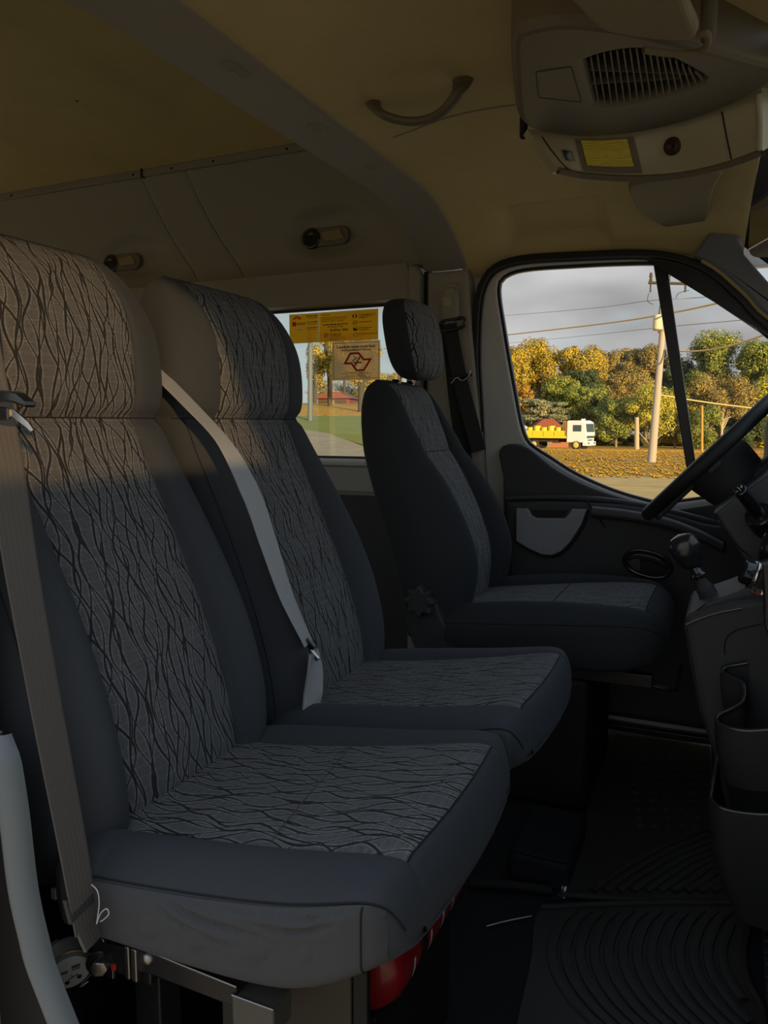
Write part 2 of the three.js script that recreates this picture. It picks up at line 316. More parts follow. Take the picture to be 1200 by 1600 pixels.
{ // B-pillar trim on the driver's side
  const t = struct('trim_2', 'grey beige pillar trim between driver door and rear window', 'trim', [0.04, 0, -0.9]);
  part('pillar_cover', plate([[-0.03, 0.0], [0.21, 0.0], [0.19, 0.6], [0.150, 0.95], [0.118, 1.25], [0.104, 1.424], [-0.03, 1.424]], -0.95, -0.868, 0.012), M.trimPlastic, t);
  part('vertical_edge', plate([[-0.085, 0.0], [-0.045, 0.0], [-0.045, 1.41], [-0.060, 1.445], [-0.085, 1.45]], -0.95, -0.845, 0.010), M.trimPlastic, t);
  part('gap', box(-0.046, -0.029, 0.0, 1.43, -0.94, -0.885, 0), M.black, t);
  part('slot_plate', plate(curve2([[0.036, 1.255], [0.055, 1.235], [0.076, 1.255], [0.078, 1.36], [0.058, 1.385], [0.036, 1.36]], 32), -0.870, -0.858, 0.004), M.trimPlastic, t);
}
const RW = { x0: -1.32, x1: -0.090, y0: 0.822, y1: 1.348 };
const rr = (x0, x1, y0, y1, r, n = 6) => { const o = []; for (const [cx, cy, a] of [[x1 - r, y1 - r, 0], [x0 + r, y1 - r, 90], [x0 + r, y0 + r, 180], [x1 - r, y0 + r, 270]]) for (let k = 0; k <= n; k++) { const t = (a + 90 * k / n) * Math.PI / 180; o.push([cx + r * Math.cos(t), cy + r * Math.sin(t)]); } return o; };
{ // rear side wall, driver's side
  const w = struct('wall_left', 'beige side wall of the rear compartment with moulded upper panels', 'wall', [-1.6, 0, -0.9]);
  part('window_surround', plate([[-3.2, 0.70], [-0.085, 0.70], [-0.085, 1.425], [-0.10, 1.462], [-3.2, 1.462]], -0.955, -0.862, 0.006, [rr(RW.x0, RW.x1, RW.y0, RW.y1, 0.045), rr(-2.75, -1.45, RW.y0, RW.y1, 0.045)]), M.trimPlastic, w);
  part('lower_panel', box(-3.2, -0.03, -0.05, 0.702, -0.955, -0.875, 0.004), M.darkPlastic, w, 'dark lower wall panel');
  part('sill_panel', box(-3.2, -0.09, 0.715, 0.80, -0.866, -0.856, 0.004), M.paintGrey, w, 'grey painted strip under the window');
  part('sill', box(-3.2, -0.09, 0.803, 0.819, -0.93, -0.850, 0.004), M.paint, w, 'pale ledge under the window');
  // upper panels, parted by two curved seams; each with a raised pod for a reading lamp
  const prof = interp([[1.452, -0.872], [1.50, -0.895], [1.56, -0.897], [1.64, -0.887], [1.72, -0.872], [1.80, -0.850], [1.842, -0.835]]);
  const pods = [[...onZ(508, 366, -0.87)], [...onZ(202, 405, -0.87)], [-1.9, 1.56, -0.87]];
  const cut = [(y) => { const t = (y - 1.45) / 0.39; const a = onZ(312, 445, -0.88)[0], b = onZ(222, 288, -0.84)[0]; return a + (b - a) * t - 0.03 * Math.sin(Math.PI * t); }, (y) => { const t = (y - 1.45) / 0.39; const a = onZ(385, 437, -0.88)[0], b = onZ(290, 276, -0.84)[0]; return a + (b - a) * t - 0.03 * Math.sin(Math.PI * t); }];
  const edges = [() => -3.2, cut[0], cut[1], () => -0.04];
  for (let s = 0; s < 3; s++) {
    const P = []; for (let i = 0; i <= 36; i++) { const y = 1.452 + 0.39 * i / 36, row = []; const a = edges[s](y) + 0.0014, b = edges[s + 1](y) - 0.0014, n = s === 0 ? 90 : s === 1 ? 14 : 80;
      for (let j = 0; j <= n; j++) { const x = a + (b - a) * j / n; let z = prof(y); const eb = Math.min(x - a, b - x); z -= 0.003 * (1 - smooth(0, 0.008, eb));
        for (const p of pods) { const q = Math.hypot((x - p[0]) / 0.20, (y - p[1] - 0.015) / 0.095); z -= 0.026 * (1 - smooth(0.45, 1, q)); }
        row.push([x, y, z]); } P.push(row); }
    part('panel', sheet(P, 0.012, (i, j, p) => [p[0], p[1]]), M.trimPlastic, w);
  }
  part('backing', box(-3.2, -0.04, 1.44, 1.90, -0.965, -0.943, 0), M.black, w);
  part('top_rail', box(-3.2, -0.05, 1.840, 1.866, -0.860, -0.822, 0.004), M.trimPlastic, w);
  for (const u of [18, 208, 268, 333, 448]) { const q = onZ(u, 320 - u * 0.1875 - 6, -0.822); part('screw', lathe([[0, 0.002], [0.004, 0.0015], [0.005, 0]], [q[0], 1.852, -0.822], [0, 0, 1], 10), M.black, w); }
  const joint = onZ(222, 283, -0.822)[0]; part('rail_joint', box(joint - 0.004, joint + 0.004, 1.838, 1.868, -0.860, -0.819, 0.001), M.black, w);
}
{
  const w = struct('window_2', 'rear side window with a thin black seal behind the stickers', 'window', [-0.7, 0.82, -0.945]);
  part('pane', box(RW.x0 + 0.001, RW.x1 - 0.001, RW.y0 + 0.001, RW.y1 - 0.001, -0.946, -0.943, 0), M.tint, w);
  part('seal', plate(rr(RW.x0 + 0.001, RW.x1 - 0.001, RW.y0 + 0.001, RW.y1 - 0.001, 0.045), -0.943, -0.932, 0.002, [rr(RW.x0 + 0.010, RW.x1 - 0.010, RW.y0 + 0.010, RW.y1 - 0.010, 0.038)]), M.seal, w);
  const w2 = struct('window_4', 'second rear side window hidden behind the seat backs', 'window', [-2.1, 0.82, -0.945]);
  part('pane', box(-2.745, -1.455, RW.y0 + 0.004, RW.y1 - 0.004, -0.946, -0.943, 0), M.tint, w2);
}
// ───── driver's door and its window
const offset = (pts, d) => pts.map((p, i) => { const a = pts[(i - 1 + pts.length) % pts.length], b = pts[(i + 1) % pts.length]; const tx = b[0] - a[0], ty = b[1] - a[1], l = Math.hypot(tx, ty) || 1; return [p[0] + ty / l * d, p[1] - tx / l * d]; });
const area = q => q.reduce((s, p, i) => { const r = q[(i + 1) % q.length]; return s + p[0] * r[1] - r[0] * p[1]; }, 0);
const GZ = -0.93;
const xy = (list, z) => list.map(([u, v]) => onZ(u, v, z).slice(0, 2));
let glassC = curve2([...xy([[783, 452], [795, 433], [828, 424], [900, 419], [960, 416], [1025, 415], [1065, 420], [1100, 434], [1135, 461], [1170, 497], [1200, 530]], GZ), [1.16, 1.02], [1.30, 0.885], [1.31, 0.83], [1.22, 0.80], [1.0, 0.765], [0.86, 0.745], ...xy([[1040, 782], [1000, 776], [950, 760], [900, 737], [862, 713], [840, 699], [827, 687], [818, 662], [806, 600], [792, 520]], GZ)], 160);
if (area(glassC) < 0) glassC.reverse();
let outerC = curve2([...xy([[748, 640], [744, 560], [747, 480], [757, 440], [778, 417], [820, 405], [900, 400], [1000, 397], [1058, 404], [1108, 424], [1158, 466], [1200, 507]], -0.90), [1.2, 1.03], [1.39, 0.88], [1.44, 0.7], [1.45, 0.4], [1.40, 0.05], [0.9, 0.02], [0.4, 0.03], [0.24, 0.12], [0.19, 0.5], [0.155, 0.75]], 200);
if (area(outerC) < 0) outerC.reverse();
{
  const d = struct('door_1', 'driver door with grey metal frame and black trim panel', 'door', [0.7, 0.02, -0.9]);
  part('frame', plate(offset(outerC, -0.004), -0.965, -0.905, 0.006, [offset(glassC, 0.008)]), M.paint, d, 'light grey painted door frame');
  part('outer_seal', plate(offset(outerC, 0.010), -0.905, -0.882, 0.004, [offset(outerC, -0.011)]), M.seal, d, 'black rubber door seal');
  part('seal_lip', tube(offset(outerC, -0.013).map(p => [p[0], p[1], -0.902]), 0.0035, true, 260, 6), M.sealLip, d);
  { const up = (c, d) => offset(c, d).filter(p => p[0] > 0.30 && p[1] > 0.93 + 0.25 * (p[0] < 0.9)).sort((a, b) => a[0] - b[0]); part('upper_seal', plate([...up(outerC, -0.009), ...up(glassC, 0.019).reverse()], -0.914, -0.9, 0.002), M.seal, d, 'black rubber over the upper door frame'); }
  // trim panel below the window
  const top = xy([[779, 712], [781, 701], [790, 695], [806, 694], [822, 698], [838, 709], [870, 734], [918, 759], [980, 780], [1050, 797]], -0.865);
  const outline = [...curve2(top, 36, false), [0.95, 0.745], [1.34, 0.77], [1.36, 0.06], [0.30, 0.06], [0.255, 0.35], [0.235, 0.62], ...xy([[786, 745]], -0.865)];
  part('trim_panel', plate(outline, -0.905, -0.862, 0.008), M.darkPlastic, d, 'black plastic trim panel');
  const mid = [...curve2([...xy([[792, 784], [850, 783], [925, 785], [985, 790], [1050, 803], [1130, 822]], -0.825), [1.1, 0.68]], 30, false), [1.34, 0.66], [1.34, 0.08], [0.34, 0.08], [0.29, 0.35], [0.262, 0.60]];
  const mp = part('lower_panel', plate(mid, -0.866, -0.822, 0.012), M.darkPlastic, d);
  part('shelf_edge', tube(xy([[792, 779], [850, 777], [925, 780], [985, 787], [1050, 800], [1130, 820]], -0.84).map(p => [p[0], p[1], -0.842]), 0.009, false, 50, 8), M.midPlastic, d);
  // map pocket with a finger recess
  const pocket = xy([[806, 795], [823, 795], [829, 806], [836, 810], [880, 811], [886, 806], [893, 796], [916, 797], [908, 820], [890, 848], [876, 862], [862, 868], [846, 867], [826, 858], [806, 846]], -0.80);
  part('map_pocket', plate(pocket, -0.822, -0.803, 0.003), M.greyPlastic, d, 'grey plastic map pocket');
  part('pocket_recess', plate(xy([[829, 797], [887, 797], [884, 808], [836, 809]], -0.82), -0.824, -0.8205, 0), M.black, d);
  part('pocket_seal', tube(xy([[808, 848], [828, 860], [848, 869], [863, 870], [878, 864], [893, 850], [911, 822], [919, 797]], -0.812).map(p => [p[0], p[1], -0.815]), 0.004, false, 50, 6), M.black, d);
  part('panel_joint', tube(xy([[917, 781], [928, 800], [946, 824]], -0.82).map(p => [p[0], p[1], -0.821]), 0.003, false, 20, 6), M.black, d);
  // pull handle band
  const band = xy([[925, 800], [980, 806], [1040, 818], [1090, 836], [1130, 856]], -0.80);
  { const P = [], n = 40, cv = curve2(band, n, false); for (let i = 0; i <= n; i++) { const [x, y] = cv[i], row = []; for (let k = 0; k < 16; k++) { const t = k / 16 * 6.283; row.push([x, y + 0.017 * Math.sin(t), -0.806 + 0.020 * Math.cos(t)]); } P.push(row); } part('pull_handle', patch(P, gridNormals(P, true), 0, n, 0, 16), M.midPlastic, d); }
  // latch handle in an oval dish
  const o = onZ(1012, 881, -0.822), el = (a, b, n = 40) => { const q = []; for (let k = 0; k < n; k++) { const t = k / n * 6.283, x = a * Math.sign(Math.cos(t)) * Math.pow(Math.abs(Math.cos(t)), 0.8), y = b * Math.sin(t), r = -0.20; q.push([o[0] + x * Math.cos(r) - y * Math.sin(r), o[1] + x * Math.sin(r) + y * Math.cos(r)]); } return q; };
  const h = part('latch_bezel', plate(el(0.071, 0.041), -0.824, -0.812, 0.004, [el(0.060, 0.031)]), M.gloss, d);
  part('latch_dish', plate(el(0.061, 0.032), -0.8235, -0.8205, 0), M.black, h);
  part('latch_lever', plate([...el(0.056, 0.027).slice(0, 22)].concat(el(0.046, 0.010).slice(0, 22).reverse()), -0.821, -0.810, 0.003), M.gloss, h);
  part('latch_lever', plate(el(0.056, 0.027).filter(p => p[0] < o[0] - 0.012), -0.821, -0.812, 0.003), M.midPlastic, h);
}
{
  const w = struct('window_1', 'driver door window with black seal and dividing bar', 'window', [0.7, 0.75, GZ]);
  { const g = new THREE.ShapeGeometry(new THREE.Shape(offset(glassC, 0.004).map(p => new THREE.Vector2(p[0], p[1])))); g.translate(0, 0, GZ); part('pane', g, M.glass, w); }
  part('seal', plate(offset(glassC, 0.021), GZ - 0.006, GZ + 0.016, 0.004, [offset(glassC, -0.001)]), M.seal, w, 'black rubber glass seal');
  part('seal_highlight_lip', tube(offset(glassC, 0.022).map(p => [p[0], p[1], GZ + 0.016]), 0.0028, true, 260, 6), M.sealLip, w);
  const b = xy([[1021, 412], [1042, 412], [1087, 722], [1073, 733]], GZ);
  part('dividing_bar', plate(b, GZ - 0.012, GZ + 0.014, 0.004), M.seal, w, 'dark bar dividing off the quarter light');
}
{ // outer skin behind the driver-side trims
  const s = struct('trim_5', 'white outer body side behind the pillar trims', 'trim', [0, 0, -0.97]);
  part('skin', plate([[-0.12, -0.05], [0.16, -0.05], [0.15, 0.9], [0.13, 1.3], [0.15, 1.43], [0.24, 1.462], [0.6, 1.455], [0.74, 1.42], [0.82, 1.38], [0.95, 1.38], [0.93, 1.62], [-0.12, 1.62]], -0.985, -0.945, 0.003), M.paint, s);
}
{ // A-pillar, driver's side
  const t = struct('trim_3', 'dark grey pillar trim between side window and windscreen', 'trim', [1.1, 0.85, -0.88]);
  const lo = offset(outerC, 0.012).filter(p => p[0] > 0.74 && p[1] > 0.86).sort((a, b) => a[0] - b[0]);
  const hi = [[0.80, 1.47], [0.88, 1.47], ...xy([[1158, 372], [1163, 396], [1200, 438]], -0.84), [1.15, 1.13], [1.45, 0.86]];
  part('pillar_cover', plate([...lo, [1.45, 0.84], ...hi.slice().reverse()], -0.94, -0.85, 0.010), M.aTrim, t);
  part('edge_strip', tube(offset(outerC, 0.017).filter(p => p[0] > 0.775 && p[1] > 0.86).sort((a, b) => a[0] - b[0]).map(p => [p[0], p[1], -0.868]), 0.012, false, 60, 8), M.liner, t, 'tan fabric edge along the door seal');
}
// windscreen
const WS = (s, z) => { const a = 1 - 0.10 * Math.pow(Math.abs(z) / 0.85, 2); const x0 = 0.925 - 0.034 * Math.pow(z / 0.86, 2), y0 = liner(0.92, z) - 0.006, x1 = 1.56 * a, y1 = 0.85; return [x0 + (x1 - x0) * s + 0.02 * Math.sin(Math.PI * s), y0 + (y1 - y0) * s + 0.03 * Math.sin(Math.PI * s), z]; };
{
  const w = struct('window_3', 'windscreen with a black printed border', 'window', [1.2, 0.85, 0]);
  const P = []; for (let i = 0; i <= 20; i++) { const row = []; for (let j = 0; j <= 30; j++) row.push(WS(i / 20, -0.86 + 1.72 * j / 30)); P.push(row); }
  part('pane', patch(P, gridNormals(P), 0, 20, 0, 30), M.tint, w);
  const inner = (a0, a1, b0, b1) => { const Q = []; for (let i = 0; i <= 20; i++) { const row = []; for (let j = 0; j <= 20; j++) { const p = WS(a0 + (a1 - a0) * i / 20, b0 + (b1 - b0) * j / 20); row.push([p[0] - 0.004, p[1] - 0.004, p[2]]); } Q.push(row); } return sheet(Q, 0.003); };
  part('border', [inner(0.0, 0.045, -0.86, 0.86), inner(0, 1, -0.86, -0.815), inner(0.1, 1, 0.815, 0.86)], M.black, w, 'black printed border');
}
// floor, front and near side
{
  const f = struct('floor', 'black carpeted van floor', 'floor', [-0.8, 0, 0]);
  part('carpet', box(-3.2, 1.5, -0.06, 0, -0.95, 0.95, 0.004), M.carpet, f);
  const wr = struct('wall_rear', 'tan rear wall of the passenger compartment', 'wall', [-3.2, 0, 0]);
  part('panel', plateX([[-0.95, -0.06], [0.95, -0.06], [0.95, 2.0], [-0.95, 2.0]], -3.26, -3.2, 0, [[[-0.75, 0.72], [-0.75, 1.5], [0.75, 1.5], [0.75, 0.72]]]), M.trimPlastic, wr);
  part('pane', box(-3.235, -3.231, 0.72, 1.5, -0.75, 0.75, 0), M.tint, wr);  // unseen window, added to bring fill light to the rear ceiling
  const wf = struct('wall_front', 'black bulkhead under the windscreen', 'wall', [1.5, 0, 0]);
  part('panel', box(1.50, 1.56, -0.06, 0.86, -0.95, 0.95, 0), M.darkPlastic, wf);
  const n = struct('wall_right', 'near side wall of the rear compartment with its closed sliding door', 'wall', [-1.6, 0, 0.93]);
  part('window_surround', plate([[-3.2, -0.06], [0.13, -0.06], [0.13, 1.5], [0.02, 1.97], [-3.2, 1.97]], 0.90, 0.96, 0.006, [rr(-1.42, -0.22, 0.62, 1.36, 0.06), rr(-3.0, -1.50, 0.72, 1.42, 0.045)]), M.trimPlastic, n);  // unseen window openings, enlarged to let more fill light into the rear
  part('pane', box(-3.0, -1.50, 0.72, 1.42, 0.935, 0.938, 0), M.tint, n);
  part('pane', box(-1.42, -0.22, 0.62, 1.36, 0.935, 0.938, 0), M.tint, n);
  part('outer_skin', plate([[-3.2, -0.06], [0.13, -0.06], [0.13, 1.5], [0.02, 1.97], [-3.2, 1.97]], 0.961, 0.972, 0.003, [rr(-1.42, -0.22, 0.62, 1.36, 0.06), rr(-3.0, -1.50, 0.72, 1.42, 0.045)]), M.paint, n, 'white painted outer side');
  part('roof_rail', box(0.02, 0.95, 1.46, 1.66, 0.90, 0.97, 0.01), M.paint, n);
  part('front_pillar', plate([[0.95, 1.44], [1.00, 1.47], [1.62, 0.86], [1.62, -0.06], [1.05, -0.06], [1.05, 1.15]], 0.88, 0.97, 0.008), M.aTrim, n);
  // pale moulded edge of the door opening, lower left of the picture
  const e = [[9, 1186], [13, 1200], [25, 1275], [40, 1400], [58, 1483], [69, 1525], [98, 1600], [114, 1640]].map(q => onZ(q[0], q[1], 0.935).slice(0, 2));
  const t = struct('trim_4', 'pale grey moulded edge of the passenger door opening', 'trim', [0.2, 0, 0.93]);
  const edge = curve2(e, 30, false), wdt = [0.03, 0.05];
  const P = []; edge.forEach(([x, y], i) => { const row = []; for (let k = 0; k <= 12; k++) { const a = k / 12 * Math.PI; row.push([x - 0.018 + 0.018 * Math.cos(a), y, 0.918 + 0.020 * Math.sin(a)]); } P.push(row); });
  P.unshift(P[0].map(p => [p[0] * 0.5 + (edge[0][0] - 0.03) * 0.5, p[1] + 0.018, p[2] * 0.5 + 0.455]));
  P.push(P[P.length - 1].map(p => [p[0] + 0.05, -0.02, p[2]]));
  part('moulding', sheet(P, 0.004), M.zincPaint = mat(lin(0.21, 0.235, 0.245), 0.5), t);
  part('inner_edge', plate([[0.02, -0.02], [edge[30][0] - 0.03, -0.02], ...edge.slice().reverse().map(p => [p[0] - 0.035, p[1]]), [0.02, edge[0][1]]], 0.905, 0.912, 0.002), M.black, t);
}
{ // the passenger door, swung wide open towards the front: out of view, its window outline and tint shaped to set the sun patches
  const d = struct('door_2', 'open passenger door swung towards the front', 'door', [1.06, 0.02, 0.97]);
  const g = plate([[-0.03, 0.02], [1.0, 0.02], [1.03, 0.9], [0.99, 1.47], [0.30, 1.48], [0.10, 1.46], [-0.06, 1.28], [-0.06, 0.95]], 0, 0.05, 0.008, [[[0.05, 1.03], [0.94, 1.06], [0.93, 1.42], [0.42, 1.43], [0.27, 1.34]].reverse()]);
  g.rotateY(-Math.PI * 78 / 180); g.translate(1.06, 0, 0.97); part('frame', g, M.paint, d);
  const w = plate([[-0.02, 1.02], [0.95, 1.05], [0.94, 1.43], [0.35, 1.44], [0.20, 1.35]], 0.02, 0.024); w.rotateY(-Math.PI * 78 / 180); w.translate(1.06, 0, 0.97); part('pane', w, mat(lin(0.45, 0.42, 0.38), 0, { transmission: 1, thickness: 0, ior: 1.45 }), d, 'door glass tinted grey to dim the low sun');
}
// ───────────────────────────── seats ─────────────────────────────
const lerpRows = (a, b, n) => Array.from({ length: n }, (_, i) => a + (b - a) * i / n);
// one ring of a padded block: panel over |z| < pw, bolsters to W, then round the back. hi/lo = face and rear, as offsets along the facing axis
function ringOf(hi, lo, W, pw, bump, groove, n, NP = 14, NB = 16, NR = 12) {
  const m = lo + (hi - lo) * 0.42, f = z => Math.pow(Math.max(0, 1 - Math.pow(Math.abs(z / W), n)), 1 / n), out = [];
  pw = Math.min(pw, W * 0.9);
  const face = z => { const a = Math.abs(z), t = clamp((a - pw) / (W - pw)); return m + (hi - m) * f(z) + (a > pw ? bump * Math.pow(Math.sin(Math.PI * Math.pow(t, 0.75)), 1.3) : 0) - groove * Math.exp(-Math.pow((a - pw) / 0.0045, 2)) + 0.002 * Math.cos(z / pw * 1.57) * (a < pw ? 1 : 0); };
  const bol = []; for (let k = 1; k <= NB; k++) bol.push(pw + (W - pw) * (k < 4 ? k / 4 * 0.12 : 0.12 + 0.88 * Math.sin((k - 3.6) / (NB - 3.6) * Math.PI / 2)));
  for (let k = 0; k <= NP; k++) { const z = -pw + 2 * pw * (0.5 - 0.5 * Math.cos(Math.PI * k / NP)); out.push([face(z), z]); }
  for (const z of bol) out.push([face(z), z]);
  for (let k = 1; k < NR; k++) { const z = W * Math.cos(Math.PI * k / NR), zz = Math.sign(z) * Math.pow(Math.abs(z / W), 0.6) * W; out.push([m - (m - lo) * f(zz), zz]); }
  for (const z of bol.slice().reverse()) out.push([face(z), -z]);
  return out;                                              // panel columns 0..NP, bolster NP..NP+NB, rear, bolster
}
const NP = 14, NB = 16, NR = 12;
function seatBack(zc, T) {                                 // T: tables over y
  const ys = T.rows, P = [], hi = interp(T.front), lo = interp(T.back), W = interp(T.width), bp = interp(T.bump);
  for (const y of ys) P.push(ringOf(hi(y), lo(y), W(y), T.pw, bp(y), 0.005, T.n || 3.6).map(([x, z]) => [x, y, zc + z]));
  const cap = row => { const c = row.reduce((s, p) => [s[0] + p[0] / row.length, s[1] + p[1] / row.length, s[2] + p[2] / row.length], [0, 0, 0]); return row.map(p => [c[0] + (p[0] - c[0]) * 0.05, p[1], c[2] + (p[2] - c[2]) * 0.5]); };
  P.push(cap(P[P.length - 1])); P.unshift(cap(P[0]));
  const K = P[0].length; let N = gridNormals(P, true); const s = N[Math.floor(P.length / 2)][NP >> 1].x < 0 ? -1 : 1; if (s < 0) N = gridNormals(P, true, -1);
  const arc = [0]; for (let i = 1; i < P.length; i++) arc.push(arc[i - 1] + Math.hypot(P[i][7][0] - P[i - 1][7][0], P[i][7][1] - P[i - 1][7][1]));
  return { P, N, K, s, arc, zc };
}
function seatCushion(zc, T, wrinkle) {                     // T: tables over x
  const P = [], hi = interp(T.top), lo = interp(T.bottom), W = interp(T.width), bp = interp(T.bump), pw = interp(T.pw);
  for (const x of T.rows) P.push(ringOf(hi(x), lo(x), W(x), pw(x), bp(x), 0.004, T.n || 5).map(([y, z]) => {
    let zz = z;
    if (wrinkle && z > W(x) * 0.86) { const q = (y - 0.46) + (x - 0.26) * 0.30, env = smooth(0.22, 0.30, x) * (1 - smooth(0.48, 0.60, x)) * smooth(0.368, 0.385, y) * (1 - smooth(hi(x) - 0.062, hi(x) - 0.038, y)); zz += env * 0.0052 * Math.sin(q * 6.283 / 0.030 + 1.1 * Math.sin(x * 19)) + 0.006 * env; }
    return [x - (T.bow || 0) * Math.pow(z / 0.233, 2) * smooth(0.48, 0.62, x), y, zc + zz];
  }));
  const cap = row => { const c = row.reduce((s, p) => [0, s[1] + p[1] / row.length, s[2] + p[2] / row.length], [0, 0, 0]); return row.map(p => [p[0], c[1] + (p[1] - c[1]) * 0.05, c[2] + (p[2] - c[2]) * 0.3]); };
  P.push(cap(P[P.length - 1])); P.unshift(cap(P[0]));
  const K = P[0].length; let N = gridNormals(P, true); const s = N[Math.floor(P.length / 2)][NP >> 1].y < 0 ? -1 : 1; if (s < 0) N = gridNormals(P, true, -1);
  return { P, N, K, s, zc };
}
const cloth = (i, j, p) => [p[2] + p[0] * 0.7, p[1] + p[0] * 0.3];
const B1 = NP + NB, R1 = NP + NB + NR - 1;
const band = (G, i0, i1, j0, j1, uvf) => patch(G.P, G.N, i0, i1, j0, j1, uvf || cloth, G.s);
const seamLine = (G, i0, i1, j, r, lift = 0.0005) => { const q = []; for (let i = i0; i <= i1; i++) { const p = G.P[i][j % G.K], n = G.N[i][j % G.K]; q.push([p[0] + n.x * lift, p[1] + n.y * lift, p[2] + n.z * lift]); } return tube(q, r, false, q.length * 3, 5); };
const seamRow = (G, i, j0, j1, r, lift = 0.0005) => { const q = []; for (let j = j0; j <= j1; j++) { const p = G.P[i][j % G.K], n = G.N[i][j % G.K]; q.push([p[0] + n.x * lift, p[1] + n.y * lift, p[2] + n.z * lift]); } return tube(q, r, false, q.length * 3, 5); };

const SEAM = 0.957;
const passBack = {
  pw: 0.122, n: 3.6,
  rows: [...lerpRows(0.375, 0.94, 34), 0.942, 0.949, 0.954, SEAM, 0.960, 0.965, 0.973, ...lerpRows(0.982, 1.15, 12), 1.15, 1.165, 1.178, 1.189, 1.198, 1.206, 1.212, 1.217, 1.220, 1.2215],
  front: [[0.36, 0.168], [0.40, 0.182], [0.44, 0.189], [0.51, 0.180], [0.59, 0.157], [0.66, 0.131], [0.75, 0.092], [0.83, 0.056], [0.90, 0.024], [0.94, 0.008], [SEAM, -0.004], [0.974, 0.007], [1.0, 0.011], [1.06, 0.011], [1.11, 0.003], [1.15, -0.014], [1.18, -0.035], [1.20, -0.056], [1.212, -0.074], [1.2215, -0.10]],
  back: [[0.36, 0.03], [0.5, 0.02], [0.7, -0.03], [0.9, -0.10], [SEAM, -0.115], [1.05, -0.135], [1.14, -0.145], [1.18, -0.145], [1.20, -0.138], [1.212, -0.128], [1.2215, -0.108]],
  width: [[0.36, 0.20], [0.42, 0.222], [0.5, 0.232], [0.62, 0.233], [0.75, 0.227], [0.86, 0.222], [0.94, 0.217], [SEAM, 0.212], [0.974, 0.219], [1.02, 0.223], [1.09, 0.219], [1.14, 0.204], [1.175, 0.190], [1.20, 0.174], [1.212, 0.162], [1.2215, 0.145]],
  bump: [[0.36, 0.012], [0.45, 0.030], [0.58, 0.044], [0.72, 0.044], [0.85, 0.028], [0.94, 0.010], [SEAM, 0.003], [1.0, 0.006], [1.2215, 0.0]],
};
const passCushion = {
  bow: 0.020,
  rows: [0.15, 0.155, 0.165, ...lerpRows(0.18, 0.56, 26), 0.56, 0.571, 0.581, 0.590, 0.597, 0.602, 0.607, 0.611, 0.615, 0.618, 0.6205, 0.6225, 0.624, 0.625], n: 6,
  top: [[0.15, 0.44], [0.2, 0.440], [0.3, 0.452], [0.42, 0.472], [0.52, 0.492], [0.57, 0.5015], [0.590, 0.503], [0.602, 0.501], [0.611, 0.493], [0.618, 0.477], [0.6225, 0.457], [0.625, 0.430]],
  bottom: [[0.15, 0.345], [0.4, 0.350], [0.48, 0.358], [0.53, 0.374], [0.57, 0.391], [0.60, 0.406], [0.615, 0.415], [0.625, 0.424]],
  width: [[0.15, 0.20], [0.165, 0.224], [0.2, 0.231], [0.3, 0.233], [0.48, 0.233], [0.56, 0.231], [0.59, 0.226], [0.606, 0.220], [0.618, 0.208], [0.6225, 0.199], [0.625, 0.185]],
  bump: [[0.15, 0.004], [0.22, 0.016], [0.35, 0.016], [0.5, 0.008], [0.6, 0.001], [0.625, 0]],
  pw: [[0.15, 0.150], [0.5, 0.156], [0.625, 0.156]],
};
const idxNear = (rows, y) => rows.reduce((b, r, i) => Math.abs(r - y) < Math.abs(rows[b] - y) ? i : b, 0) + 1;   // +1 for the cap row

